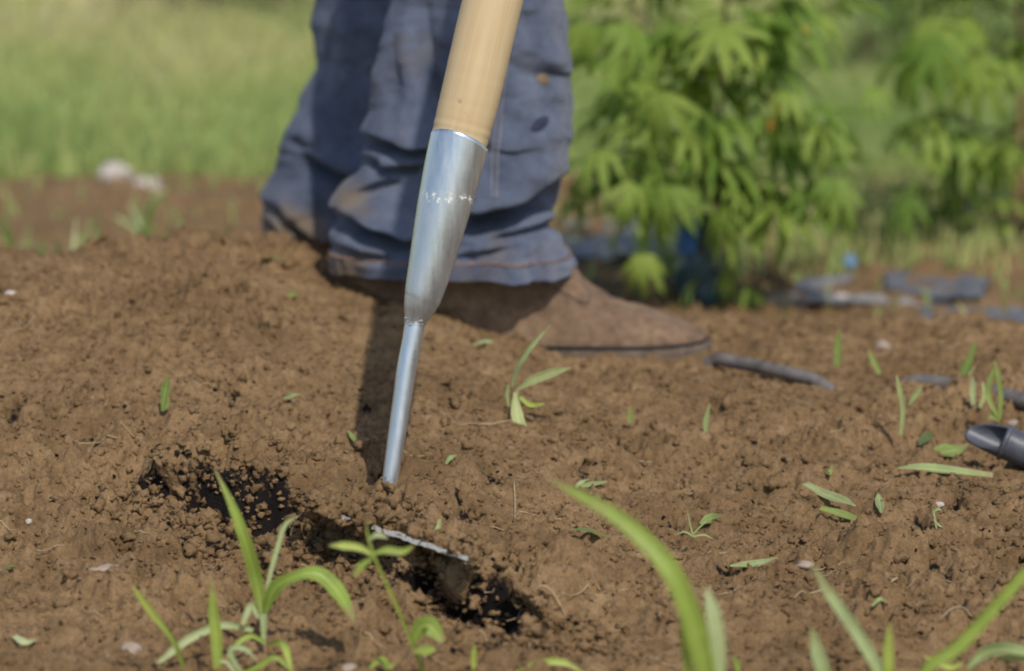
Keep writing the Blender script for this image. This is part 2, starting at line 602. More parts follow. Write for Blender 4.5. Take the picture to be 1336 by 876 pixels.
# small dark openings across the bed, damp tone and shade painted together: (px, py, radius px, depth m)
SPOTS = [(308, 362, 16, .010), (318, 380, 13, .010), (345, 402, 20, .010), (362, 412, 12, .006), (15, 515, 22, .007), (25, 500, 10, .004),
         (112, 438, 10, .006), (70, 415, 7, .004), (128, 478, 9, .005), (305, 492, 16, .008), (288, 488, 9, .005), (328, 468, 9, .005),
         (115, 578, 16, .007), (145, 585, 8, .005), (255, 437, 9, .004), (190, 475, 7, .004), (175, 519, 10, .005),
         (645, 622, 18, .007), (665, 705, 16, .008), (615, 665, 20, .010), (598, 655, 12, .007), (880, 655, 20, .009), (862, 650, 9, .006),
         (1218, 715, 12, .006), (1232, 738, 24, .008), (1205, 730, 10, .006), (1185, 800, 14, .008), (1215, 815, 12, .006),
         (1195, 672, 22, .008), (1182, 676, 10, .006), (1240, 640, 16, .006), (890, 547, 12, .006), (930, 615, 20, .004),
         (1032, 620, 10, .006), (1110, 547, 9, .005), (1105, 625, 14, .004), (945, 718, 9, .006), (1012, 740, 12, .005),
         (790, 826, 12, .005), (838, 833, 9, .004), (160, 735, 12, .006), (178, 742, 12, .005), (233, 722, 12, .006),
         (168, 702, 8, .005), (1320, 870, 16, .010), (1275, 868, 12, .008), (1000, 770, 9, .005), (1160, 480, 14, .006),
         (486, 520, 10, .006), (500, 600, 16, .006), (250, 655, 12, .006), (590, 840, 9, .004), (700, 890, 12, .005), (395, 735, 8, .005),
         (420, 405, 9, .004), (560, 590, 9, .004), (760, 610, 14, .004), (830, 612, 10, .004), (1130, 560, 9, .004), (980, 560, 9, .004)]


def hit(px, py, fun=None):
    d = ray(px, py)
    Y = np.arange(1.0, 9.0, 0.004)
    x = d[0] / d[1] * Y
    z = CAMZ + d[2] / d[1] * Y
    h = (fun or base_height)(x, Y)
    k = np.argmax(z <= h)
    if z[k] > h[k]:
        k = len(Y) - 1
    return np.array([x[k], Y[k], h[k]])


NB = hit(506, 642)
SP = [(hit(a, b), r * hit(a, b)[1] / FPX, dz) for a, b, r, dz in SPOTS]
for _k in range(60):          # further, smaller openings
    q = hit(rng.uniform(-20, 1350), rng.uniform(350, 880))
    SP.append((q, rng.uniform(.0016, .0042), rng.uniform(.002, .005)))


def soil_surface(x, y):
    """displaced x, y, z and painted damp and shade of the bed at plan position x, y"""
    z = base_height(x, y)
    t, s, W = furrow(x, y)
    near = W * np.exp(-(s / .045) ** 2)
    wx, wy = x + .008 * fbm(x * 75, y * 75, 4, 5, .65), y + .008 * fbm(x * 75, y * 75, 4, 6, .65)
    z = z + .012 * fbm(x * 7, y * 7, 3, 21) + .006 * fbm(x * 24, y * 24, 3, 22)
    rough = 0.85 + 1.1 * fbm(x * 8, y * 6, 3, 33) + 0.8 * near
    rough = np.clip(rough, .3, 2)
    dens = 1.0
    z = z + rough * (.32 * lumps(wx, wy, .046, 51, .30) + .38 * lumps(wx, wy, .022, 61, .45)
                     + .50 * lumps(wx, wy, .0100, 71, .5) + .58 * lumps(wx, wy, .0055, 81, .55))
    z = z - np.clip(rough, .3, 1.3) * (.75 * lumps(wx + 3, wy + 1, .0125, 171, .16) + .8 * lumps(wx + 7, wy + 2, .0065, 181, .16))
    z = z + .0024 * fbm(x * 240, y * 240, 3, 41, .65) + .0035 * fbm(x * 90, y * 90, 3, 43)
    z = z - .0108 + .017 * np.exp(-((x - NB[0] - .004) ** 2 + (y - NB[1] + .006) ** 2) / .030 ** 2)
    damp_shade = np.zeros_like(x)
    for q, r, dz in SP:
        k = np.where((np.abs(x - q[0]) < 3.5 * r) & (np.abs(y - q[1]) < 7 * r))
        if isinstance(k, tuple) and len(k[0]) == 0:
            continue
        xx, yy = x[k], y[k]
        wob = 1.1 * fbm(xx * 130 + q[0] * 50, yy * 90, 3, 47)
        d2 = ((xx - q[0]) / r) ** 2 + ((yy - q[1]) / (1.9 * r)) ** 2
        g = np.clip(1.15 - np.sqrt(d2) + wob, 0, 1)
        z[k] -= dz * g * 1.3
        damp_shade[k] = np.maximum(damp_shade[k], g * (.72 if dz > .0052 else .42))  # openings blackened by colour: shade and damp soil in one
    # broken lip along the furrow hangs over the cut
    fill = sstep(LT[2] - .06, LT[2] - .015, t) * (1 - sstep(LT[3] - .018, LT[3] + .012, t))
    ov = np.clip(.55 + 1.5 * fbm(t * 26, s * 4 + 3, 3, 95), 0.05, 1.15)
    push = .027 * (1 - .85 * fill) * W * ov * sstep(.002, .013, s) * np.exp(-np.maximum(s - .013, 0) / .045)
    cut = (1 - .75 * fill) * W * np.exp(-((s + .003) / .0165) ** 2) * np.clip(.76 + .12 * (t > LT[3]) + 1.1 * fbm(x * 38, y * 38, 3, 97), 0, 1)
    damp_shade = np.maximum(damp_shade, cut * 1.0)  # shade under the lip painted along with the damp soil
    z = z - .010 * W * near * np.clip(fbm(x * 55, y * 55, 2, 99), 0, 1) * (s < .01)
    edge = np.maximum(sstep(2.6, 2.98, np.abs(x)), np.maximum(sstep(4.35, 4.6, y), 1 - sstep(.2, .4, y)))
    z = z - .09 * edge
    return x - FN[0] * push, y - FN[1] * push, z, damp_shade


def axis(lo, hi, a, b, fine, grow=1.06, mx=.05):
    m = list(np.arange(a, b, fine))
    s, up = fine, [m[-1]]
    while up[-1] < hi:
        s = min(s * grow, mx)
        up.append(up[-1] + s)
    s, dn = fine, [m[0]]
    while dn[-1] > lo:
        s = min(s * grow, mx)
        dn.append(dn[-1] - s)
    return np.array(dn[1:][::-1] + m + up[1:])


ax = axis(-3.0, 3.0, -.385, .385, .00115, 1.05, .05)
ay = axis(.15, 4.7, 1.55, 2.52, .00165, 1.035, .02)
gx, gy = np.meshgrid(ax, ay)
sx, sy, sz, mo = soil_surface(gx.ravel().copy(), gy.ravel().copy())
me = mesh_np('soil', np.stack([sx, sy, sz], -1), grid_faces(len(ay), len(ax)))
fattr(me, 'damp_shade', mo)
soil = tag(ob('soil_bed', me, M['soil']), 'loose brown garden soil heaped into a low mound', kind='structure')

# the meadow floor, one sheet out to the horizon
gm, nt, b = new_mat('meadow_floor')
v = objvec(nt)
n1, n2 = noise(nt, .8, 5, .6, v), noise(nt, 14, 4, .6, v)
c = ramp(nt, n1.outputs[0], [(.3, (.26, .29, .10)), (.7, (.36, .35, .14))]).outputs[0]
c = mix(nt, 1.0, c, ramp(nt, n2.outputs[0], [(.3, (.7, .7, .7)), (.7, (1.2, 1.15, 1.1))]).outputs[0], 'MULTIPLY')
nt.links.new(c, b.inputs['Base Color'])
b.inputs['Roughness'].default_value = 0.95
GZ = -0.150
A = np.concatenate([-np.geomspace(900, 4, 24), np.linspace(-3, 3, 7), np.geomspace(4, 900, 24)])
X, Y = np.meshgrid(A, A)
Z = GZ + 0.0 * X + np.where(np.hypot(X, Y) > 12, .15 * fbm(X * .05, Y * .05, 3, 3) * np.clip((np.hypot(X, Y) - 12) / 30, 0, 4), 0)
tag(ob('meadow_ground', mesh_np('meadow_ground', np.stack([X, Y, Z], -1).reshape(-1, 3), grid_faces(len(A), len(A))), gm), 'green meadow ground', kind='structure')


def gh(px, py):
    """point on the detailed soil under a photo pixel"""
    p = hit(px, py)
    sx, sy, sz, _ = soil_surface(np.array([p[0]]), np.array([p[1]]))
    return np.array([p[0], p[1], sz[0]])


def gz(x, y):
    return float(soil_surface(np.array([x]), np.array([y]))[2][0])


# crumbs and clods lying loose on the bed (uncountable)
def ico(sub):
    import bmesh
    bm = bmesh.new()
    bmesh.ops.create_icosphere(bm, subdivisions=sub, radius=1)
    V = np.array([v.co[:] for v in bm.verts])
    F = np.array([[v.index for v in f.verts] for f in bm.faces])
    bm.free()
    return V, F


def crumb_cloud(name, P, R, sub, mat, damp_shade_v):
    V0, F0_ = ico(sub)
    n, k = len(P), len(V0)
    ln = np.stack([fbm(V0[None, :, 0] * 1.6 + i_ * 3.1 + rng.random((n, 1)) * 90, V0[None, :, 1] * 1.6 + V0[None, :, 2] * 2.1 + rng.random((n, 1)) * 90, 3, 700 + i_, .7) for i_ in range(1)], -1)
    sc = R[:, None, None] * (1 + 1.3 * ln + .6 * (rng.random((n, k, 1)) - .5)) * (0.7 + .6 * rng.random((n, 1, 3))) * np.array([1, 1, .8])
    a = rng.random(n) * 6.28
    ca, sa = np.cos(a), np.sin(a)
    V = V0[None] * sc
    V = np.stack([V[..., 0] * ca[:, None] - V[..., 1] * sa[:, None], V[..., 0] * sa[:, None] + V[..., 1] * ca[:, None], V[..., 2]], -1) + P[:, None]
    F = (F0_[None] + (np.arange(n) * k)[:, None, None]).reshape(-1, 3)
    me = mesh_np(name, V.reshape(-1, 3), F, smooth=True)
    fattr(me, 'damp_shade', np.repeat(damp_shade_v, k))
    return ob(name, me, mat)


n = 6500
cx, cy = rng.uniform(-.42, .42, n), rng.uniform(1.42, 2.55, n)
cr = np.clip(.0010 / np.sqrt(rng.random(n) + .045), .001, .0038)
ex, ey, ez, em = soil_surface(cx.copy(), cy.copy())
tag(crumb_cloud('soil_crumbs', np.stack([ex, ey, ez + cr * .2], -1), cr, 2, M['soil'], np.zeros(n)), 'loose brown soil crumbs scattered over the bed', 'soil', kind='stuff')
n = 2300
tt = rng.uniform(-.01, FL + .02, n)
ss = rng.normal(-.002, .022, n) + np.interp(tt, LT, LS)
cx, cy = F0[0] + FE[0] * tt + FN[0] * ss, F0[1] + FE[1] * tt + FN[1] * ss
cr = np.clip(.0013 / np.sqrt(rng.random(n) + .05), .0011, .0052)
ex, ey, ez, em = soil_surface(cx.copy(), cy.copy())
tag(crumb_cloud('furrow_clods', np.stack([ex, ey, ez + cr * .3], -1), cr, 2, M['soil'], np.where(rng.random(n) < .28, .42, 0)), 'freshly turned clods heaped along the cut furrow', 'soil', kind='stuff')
n = 19000
cx, cy = rng.uniform(-.42, .42, n), rng.uniform(1.42, 2.55, n)
cr = rng.uniform(.0006, .0016, n)
ex, ey, ez, em = soil_surface(cx.copy(), cy.copy())
tag(crumb_cloud('soil_grains', np.stack([ex, ey, ez + cr * .3], -1), cr, 1, M['soil'], np.zeros(n)), 'finest brown soil grains scattered over the bed', 'soil', kind='stuff')
# black humus bits around the openings
pp = []
for q, r, dz in SP:
    for _ in range(2 + int(r * 700)):
        pp.append((q[0] + rng.normal(0, r), q[1] + rng.normal(0, 1.6 * r)))
pp = np.array(pp)
ex, ey, ez, em = soil_surface(pp[:, 0].copy(), pp[:, 1].copy())
cr = rng.uniform(.0006, .0018, len(pp))
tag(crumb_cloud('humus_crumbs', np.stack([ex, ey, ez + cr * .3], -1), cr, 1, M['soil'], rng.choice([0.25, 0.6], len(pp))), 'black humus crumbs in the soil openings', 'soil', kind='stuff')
# fine roots and straw fibres
parts = []
for _ in range(90):
    q = hit(rng.uniform(0, 1336), rng.uniform(360, 870))
    L, a, cv = rng.uniform(.008, .028), rng.uniform(0, 6.28), rng.uniform(-1, 1)
    u = np.linspace(-.5, .5, 5)
    xs = q[0] + L * (u * math.cos(a) - cv * .4 * u * u * math.sin(a))
    ys = q[1] + L * (u * math.sin(a) + cv * .4 * u * u * math.cos(a))
    zs = soil_surface(xs.copy(), ys.copy())[2]
    zs = np.maximum(zs, zs.mean()) + .0006 + rng.uniform(0, .002) * np.abs(u)
    parts.append(tube(np.stack([xs, ys, zs], -1), np.full(5, rng.uniform(.0002, .0004)), 4, caps=False))
V, F = join(parts)
tag(ob('root_fibres', mesh_np('root_fibres', V, F), M['straw']), 'fine dry root fibres strewn over the soil', 'fibres', kind='stuff')

# ------------------------------------------------------------------ meadow grass (uncountable)
def blades(n, xr, yr, h, w, zfun, tone0):
    Yb = rng.uniform(*yr, n)
    Xb = rng.uniform(-1, 1, n) * (xr + .19 * Yb)
    Zb = zfun(Xb, Yb)
    H = h * rng.uniform(.55, 1.35, n) * (1 + .35 * fbm(Xb * 2.5, Yb * 2.5, 3, 7))
    a = rng.random(n) * 6.28
    lean = rng.uniform(.1, .8, n)
    la = rng.random(n) * 6.28
    side = np.stack([np.cos(a), np.sin(a), 0 * a], -1) * (w * rng.uniform(.6, 1.4, n))[:, None]
    base = np.stack([Xb, Yb, Zb], -1)
    ld = np.stack([np.cos(la), np.sin(la), 0 * la], -1)
    up = np.array([0, 0, 1.0])
    p1 = base + up * (H * .5)[:, None] + ld * (H * lean * .2)[:, None]
    p2 = base + up * (H * (1 - .35 * lean))[:, None] + ld * (H * lean * .75)[:, None]
    V = np.stack([base - side, base + side, p1 - side * .8, p1 + side * .8, p2], 1).reshape(-1, 3)
    o = (np.arange(n) * 5)[:, None]
    F = np.concatenate([o + np.array([[0, 1, 3]]), o + np.array([[0, 3, 2]]), o + np.array([[2, 3, 4]])])
    tone = np.clip(tone0(Xb, Yb) + rng.normal(0, .16, n), 0, 1)
    return V, F, np.repeat(tone, 5)


def meadow_tone(x, y):
    return .38 + .20 * sstep(4.4, 6.2, y) + .55 * fbm(x * 1.3, y * .8, 3, 71)


def edge_mask(V, F, T):
    return V, F, T


Vs, Fs, Ts, off = [], [], [], 0
for args in ((52000, .9, (4.15, 6.6), .075, .0024), (40000, 1.5, (6.6, 12.0), .09, .0038), (16000, 4.0, (12.0, 28.0), .11, .008)):
    V, F, T = blades(*args, lambda x, y: np.full_like(x, GZ), meadow_tone)
    V3 = V.reshape(-1, 5, 3)
    kk = np.where(V3[:, 0, 1] > 4.42 + .30 * fbm(V3[:, 0, 0] * 3.5, V3[:, 0, 0] * 0, 3, 15))[0]
    V, T = V3[kk].reshape(-1, 3), T.reshape(-1, 5)[kk].ravel()
    o = (np.arange(len(kk)) * 5)[:, None]
    F = np.concatenate([o + np.array([[0, 1, 3]]), o + np.array([[0, 3, 2]]), o + np.array([[2, 3, 4]])])
    Vs.append(V); Fs.append(F + off); Ts.append(T); off += len(V)
me = mesh_np('meadow_grass', np.vstack(Vs), np.vstack(Fs), smooth=False)
fattr(me, 'tone', np.concatenate(Ts))
tag(ob('meadow_grass', me, M['meadow']), 'short yellow green meadow grass behind the soil bed', 'grass', kind='stuff')
# sparse weeds across the soil strip behind the mound and along the right margin
V, F, T = blades(900, .5, (3.1, 4.4), .035, .0024, lambda x, y: soil_surface(x.copy(), y.copy())[2] - .003, lambda x, y: .3 + .2 * fbm(x * 3, y * 3, 2, 5))
me = mesh_np('weed_grass', V, F, smooth=False)
fattr(me, 'tone', T)
tag(ob('weed_grass', me, M['meadow']), 'sparse weeds sprouting on the bare strip before the meadow', 'grass', kind='stuff')

V, F, T = blades(9000, .6, (3.42, 4.45), .055, .0024, lambda x, y: soil_surface(x.copy(), y.copy())[2] - .003, meadow_tone)
keep = (V.reshape(-1, 5, 3)[:, 0, 0] > .16 + .05 * rng.normal(size=len(V) // 5)) & (V.reshape(-1, 5, 3)[:, 0, 1] > 3.5 + .12 * fbm(V.reshape(-1, 5, 3)[:, 0, 0] * 6, V.reshape(-1, 5, 3)[:, 0, 0] * 0, 2, 9))
kk = np.where(keep)[0]
V = V.reshape(-1, 5, 3)[kk].reshape(-1, 3)
T = T.reshape(-1, 5)[kk].ravel()
o = (np.arange(len(kk)) * 5)[:, None]
F = np.concatenate([o + np.array([[0, 1, 3]]), o + np.array([[0, 3, 2]]), o + np.array([[2, 3, 4]])])
me = mesh_np('margin_grass', V, F, smooth=False)
fattr(me, 'tone', T)
tag(ob('margin_grass', me, M['meadow']), 'meadow grass reaching forward at right behind the plastic film', 'grass', kind='stuff')

# ------------------------------------------------------------------ the hoe
NB = hit(506, 642)
NY = NB[1]


def hy(py):
    return NY + .05 * (640 - py) / 640.0


def axis_pts(L):
    P = np.array([wp(a, b_, hy(b_)) for a, b_, r in L])
    R = np.array([r * hy(b_) / FPX for a, b_, r in L])
    return P, R


hoe = empty('hoe', tuple(NB), 'hoe with pale wooden handle and silver steel socket, its blade sunk in the soil', 'hoe')


def local(V, o=NB):
    return np.asarray(V) - np.asarray(o)


# handle
P, R = axis_pts([(572, 300, 30), (584, 250, 34), (594, 204, 36), (603, 168, 38), (615, 120, 39), (643, 0, 39.3)])
dirv = nrm(P[-1] - P[-3])
P = np.vstack([P, [P[-1] + dirv * k for k in (.25, .5, .75, .98, 1.0)]])
R = np.concatenate([R, [R[-1]] * 3 + [R[-1] * .98, R[-1] * .7]])
u = np.linspace(0, 1, 150)
PP = spline(P, 150)
RR = np.interp(np.linspace(0, len(R) - 1, 150), np.arange(len(R)), R)
RR = RR * (1 + .012 * fbm(np.linspace(0, 60, 150), np.zeros(150), 3, 8))
V, F = tube(PP, RR, 40)
along = np.concatenate([[0], np.cumsum(np.linalg.norm(np.diff(PP, axis=0), axis=1))])
me = quads_to_me('handle', local(V), F)
fattr(me, 'along', np.concatenate([np.repeat(along, 40), [0, along[-1]]]))
fattr(me, 'around', np.concatenate([np.tile(np.abs(np.linspace(-1, 1, 40, endpoint=False)), 150), [0, 0]]))
ob('handle', me, M['wood'], hoe)
# wood splinters at the left rim
parts = []
for a, b_, l, w in ((571, 182, 14, 1.6), (567, 190, 20, 2.0), (563, 197, 15, 1.8), (577, 140, 9, 1.2), (574, 150, 8, 1.0)):
    p0, p1 = wp(a + 3, b_ - l * .5, hy(b_) - .004), wp(a - 4, b_ + l * .5, hy(b_) - .006)
    parts.append(tube(spline([p0, (p0 + p1) / 2 + [-.0006, 0, 0], p1], 5), np.array([.2, 1, 1.1, .8, .2]) * w * NY / FPX, 5))
V, F = join(parts)
me = quads_to_me('splinter', local(V), F)
fattr(me, 'along', local(V)[:, 2]); fattr(me, 'around', local(V)[:, 0] * 20)
ob('splinter', me, M['wood'], hoe)
# socket: flared sheet-steel tube, rim raised towards the front
SL = [(541, 427, 13.2), (541.8, 420, 14.2), (543.5, 412, 16.6), (546, 403, 20.0), (549, 394, 22.6), (552.5, 383, 25.0), (560, 353, 28.4), (569, 314, 31.8), (578, 275, 35.0), (587, 236, 37.2), (592, 214, 38.1), (597, 194, 38.9)]
P, R = axis_pts(SL)
ns = 70
PP = spline(P, ns)
RR = spline(np.stack([R, R, R], -1), ns)[:, 0]
front = lambda a: .5 + .5 * math.cos(a)
wgt = np.clip((np.arange(ns) - ns * .55) / (ns * .45), 0, 1) ** 2
sh = lambda i, a: wgt[i] * (.013 * front(a) - .003 - .002 * math.sin(a))
seg = 56
V1, F1 = tube(PP, RR, seg, sh, caps=False)
# a folded seam down the far right side and hammered collar
angs = np.tile(np.linspace(0, 2 * np.pi, seg, endpoint=False), ns)
rows = np.repeat(np.arange(ns), seg)
ctr = np.repeat(PP, seg, axis=0)
seamw = np.exp(-((np.angle(np.exp(1j * (angs - 1.25)))) / .10) ** 2)
dent = .0004 * fbm(V1[:, 0] * 90, V1[:, 2] * 60, 3, 77) * np.exp(-((rows - 8) / 9.) ** 2)
V1 = V1 + nrm(V1 - ctr) * ((.0011 * seamw * (rows > 9)) + dent)[:, None]
V2, _ = tube(PP, np.maximum(RR - .0017, .001), seg, sh, caps=False)
nv = len(V1)
F2 = F1[:, ::-1] + nv
last = (ns - 1) * seg
j = np.arange(seg); j2 = (j + 1) % seg
rim = np.stack([last + j, last + j2, last + j2 + nv, last + j + nv], -1)
V, F = np.vstack([V1, V2]), np.vstack([F1, F2, rim])
me = mesh_np('socket', local(V), F)
py_ = proj(V)[1]
sc_ = .36 * np.exp(-((py_ - 257 + (proj(V)[0] - 580) * -.10) / 13.0) ** 2) + .17 * np.exp(-((py_ - 400) / 14.0) ** 2)
fattr(me, 'scuff_glint', sc_); fattr(me, 'dirt', .10 + .14 * sstep(330, 400, py_))
ob('socket', me, M['steel'], hoe)
# neck
P, R = axis_pts([(503, 668, 9.6), (506, 645, 9.8), (511, 612, 11), (520.5, 550, 12.2), (530, 485, 13.2), (537.5, 445, 13.4), (541.5, 420, 13.4), (543, 410, 12)])
BL0, BL1 = wz(398, 657, .0315), wz(612, 727, .0290)             # the exposed edge of the blade
bc = (BL0 + BL1) / 2
P = np.vstack([[P[0] + [0.004, -.012, -.016]], P])
R = np.concatenate([[R[0]], R])
PP = spline(P, 60)
RR = spline(np.stack([R, R, R], -1), 60)[:, 0]
V, F = tube(PP, RR, 24)
me = quads_to_me('neck', local(V), F)
py_ = proj(V)[1]
fattr(me, 'scuff_glint', .18 * np.exp(-((py_ - 418) / 16.0) ** 2)); fattr(me, 'dirt', .05 + .42 * sstep(585, 655, py_))
ob('neck', me, M['steel'], hoe)
# weld collar between neck and socket
V, F = tube(spline(axis_pts([(540.3, 428, 1), (541.3, 422, 1), (542.3, 416, 1)])[0], 9), np.array([12.0, 13.0, 13.4, 13.6, 13.8, 14.0, 14.4, 15.0, 14.6]) * NY / FPX, 24, wob=.0011)
me = quads_to_me('weld_collar', local(V), F)
fattr(me, 'scuff_glint', np.full(len(V), .25)); fattr(me, 'dirt', np.zeros(len(V)))
ob('weld_collar', me, M['steel'], hoe)
# blade: forged plate running from under the neck to its exposed edge
e = nrm(BL1 - BL0)
nb_, mb_ = 40, 14
back = PP[0] + np.array([0, .012, -.004])
rows_ = []
for side in (0, 1):
    for i in range(nb_):
        a = i / (nb_ - 1) - .5
        edge_p = bc + (BL1 - BL0) * a + np.array([0, 0, .0003 * math.sin(i * .9) + .0003 * math.sin(i * 2.3)])
        bk = back + (BL1 - BL0) * a * .72 + np.array([0, 0, -.010 * (2 * a) ** 2])
        for jn in range(mb_):
            w_ = jn / (mb_ - 1)
            p = edge_p * (1 - w_) + bk * w_ + np.array([0, 0, .006 * math.sin(w_ * math.pi)])
            p = p + np.array([0, 0, -.0036 * side * min(1, .75 + w_)])
            rows_.append(p)
V = np.array(rows_)
Fa = grid_faces(nb_, mb_)
Fb = Fa[:, ::-1] + nb_ * mb_
idx = np.arange(nb_ * mb_).reshape(nb_, mb_)
bd = np.concatenate([idx[:, 0], idx[-1, 1:], idx[::-1, -1][1:], idx[0, ::-1][1:-1]])
bd2 = np.roll(bd, -1)
Fc = np.stack([bd2, bd, bd + nb_ * mb_, bd2 + nb_ * mb_], -1)
F = np.vstack([Fa, Fb, Fc])
me = mesh_np('blade', local(V), F, smooth=False)
w_ = np.tile(np.tile(np.linspace(0, 1, mb_), nb_), 2)
fattr(me, 'scuff_glint', np.where(w_ < .1, .46, .2)); fattr(me, 'dirt', np.where(w_ < .1, .27, .5))  # bright front edge: sun glint painted over scoured steel
ob('blade', me, M['steel'], hoe)

n = 260
aa = np.concatenate([rng.uniform(-.02, .46, 120), rng.uniform(.42, 1.03, 140)])
cr = np.clip(.0016 / np.sqrt(rng.random(n) + .05), .0014, .0055)
Pc = BL0[None] + (BL1 - BL0)[None] * aa[:, None] + np.stack([rng.normal(0, .004, n), rng.normal(.004, .006, n), rng.normal(.001, .0025, n)], -1)
Pc[:, 1] += .005
Pc[120:, 1] += .007
Pc[:, 2] -= .001
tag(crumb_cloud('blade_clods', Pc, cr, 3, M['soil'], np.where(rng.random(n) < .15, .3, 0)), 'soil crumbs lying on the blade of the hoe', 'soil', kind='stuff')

# ------------------------------------------------------------------ the person: jeans and boots
PD1, PD2 = 2.47, 2.76
person = empty('person', (0.0, 2.6, 0.0), 'person in muddy blue jeans and brown leather boots standing behind the hoe', 'person')
PO = np.array([0.0, 2.6, 0.0])


def poly_dist(px, py, pts):
    pts = np.asarray(pts, float)
    best = np.full(px.shape, 1e9)
    sign = np.zeros(px.shape)
    fade = np.zeros(px.shape)
    seglen = np.linalg.norm(np.diff(pts, axis=0), axis=1)
    tot = seglen.sum()
    acc = 0
    for k in range(len(pts) - 1):
        a, b_ = pts[k], pts[k + 1]
        d = b_ - a
        t = ((px - a[0]) * d[0] + (py - a[1]) * d[1]) / (d @ d)
        tc = np.clip(t, 0, 1)
        dx, dy = px - (a[0] + tc * d[0]), py - (a[1] + tc * d[1])
        dist = np.hypot(dx, dy)
        sg = np.sign(dx * d[1] - dy * d[0])
        u = (acc + tc * seglen[k]) / tot
        m = dist < best
        best = np.where(m, dist, best)
        sign = np.where(m, sg, sign)
        fade = np.where(m, np.minimum(1, np.minimum(u, 1 - u) / .30), fade)
        acc += seglen[k]
    return best * sign, .15 + .85 * fade


def leg(rows, D, folds, depth_ratio, muds, seed):
    py = np.array([r[0] for r in rows], float)
    Lx = np.array([r[1] for r in rows], float)
    Rx = np.array([r[2] for r in rows], float)
    fine = np.concatenate([np.linspace(py[0], -60, 40)[:-1], np.arange(-60, py[-1], 2.6), [py[-1]]])
    def sm(a):
        f = np.interp(fine, py, a)
        k = np.ones(7) / 7
        g = np.convolve(np.pad(f, 3, mode='edge'), k, 'valid')
        return g
    L, R_ = sm(Lx), sm(Rx)
    nc = 260
    a = np.linspace(0, 2 * np.pi, nc, endpoint=False) + math.pi / nc
    V = np.zeros((len(fine), nc, 3))
    for i, (y_, l, r) in enumerate(zip(fine, L, R_)):
        c0 = wp((l + r) / 2, y_, D)
        hw = (r - l) / 2 * D / FPX
        hd = hw * depth_ratio
        # slightly squarish cloth section
        ca, sa = np.cos(a), np.sin(a)
        V[i, :, 0] = c0[0] + hw * np.sign(ca) * np.abs(ca) ** .88
        V[i, :, 1] = c0[1] + hd * np.sign(sa) * np.abs(sa) ** .88
        V[i, :, 2] = c0[2]
    N = np.zeros_like(V)
    N[..., 0], N[..., 1] = np.cos(a)[None] / 1, np.sin(a)[None] / 1
    pxs, pys = proj(V)
    disp = np.zeros(pxs.shape)
    frontw = sstep(.25, -.25, np.sin(a))[None] if False else (1 - sstep(-.15, .35, np.sin(a)))[None]
    for pts, A_, C_, wA, wC in folds:
        d, fd = poly_dist(pxs, pys, pts)
        jit = 1 + .25 * fbm(pxs * .02, pys * .02, 2, seed + 5)
        up_ = A_ * np.exp(-((d - wA) / wA) ** 2) - C_ * np.exp(-(np.abs(d + wC * .3) / wC) ** 1.6)
        disp += frontw * fd * jit * up_
    low = sstep(-200, 200, pys)
    nn = fbm(pxs * .010 + seed, pys * .022, 3, seed) * .0045 + fbm(pxs * .03, pys * .055, 3, seed + 3) * .0010 + .0022 * (np.abs(fbm(pxs * .016 + 3, pys * .011 + pxs * .006, 3, seed + 13)) - .25)
    ring = np.sin(pys * .055 + 2.2 * fbm(np.cos(a)[None] * 1.5 + 0 * pys, np.sin(a)[None] * 1.5 + pys * .004, 2, seed + 9)) * .007 * (1 - frontw)
    disp += (nn + ring) * (.35 + .65 * low)
    hemw = np.clip((fine - (py[-1] - 26)) / 3, 0, 1)[:, None]
    bunch = .0035 * np.sin(pxs * .085 + 1.4 * fbm(pxs * .02, pys * .02, 2, seed + 21) * 3) * sstep(py[-1] - 75, py[-1] - 10, pys) * .7
    disp += bunch * (.4 + .6 * np.abs(fbm(pxs * .015, pys * .01, 2, seed + 23)))
    disp += .0016 * hemw - .0012 * np.exp(-((fine - (py[-1] - 28)) / 3.) ** 2)[:, None]
    disp += .0006 * hemw * np.sin(a * 30 + 3 * np.sin(a * 7))[None]
    V = V + N * disp[..., None]
    V[..., 2] -= np.maximum(disp, 0) * .6 * frontw
    stitch_row = int(np.argmin(np.abs(fine - (py[-1] - 22))))
    st = V[stitch_row] + N[stitch_row] * .0006
    # turn the hem inwards and close the top
    inner = [V[-1] - N[-1] * .0022 + [0, 0, .0005], V[-6] - N[-6] * .0035, V[-20] - N[-20] * .006]
    V = np.concatenate([V, np.array(inner)], 0)
    qx, qy = proj(V)
    mud = np.zeros(qx.shape)
    for mx_, my_, mr_, ma_ in muds:
        mud = np.maximum(mud, ma_ * np.exp(-(((qx - mx_) / (1.3 * mr_)) ** 2 + ((qy - my_) / mr_) ** 2)))
    return V, st, mud


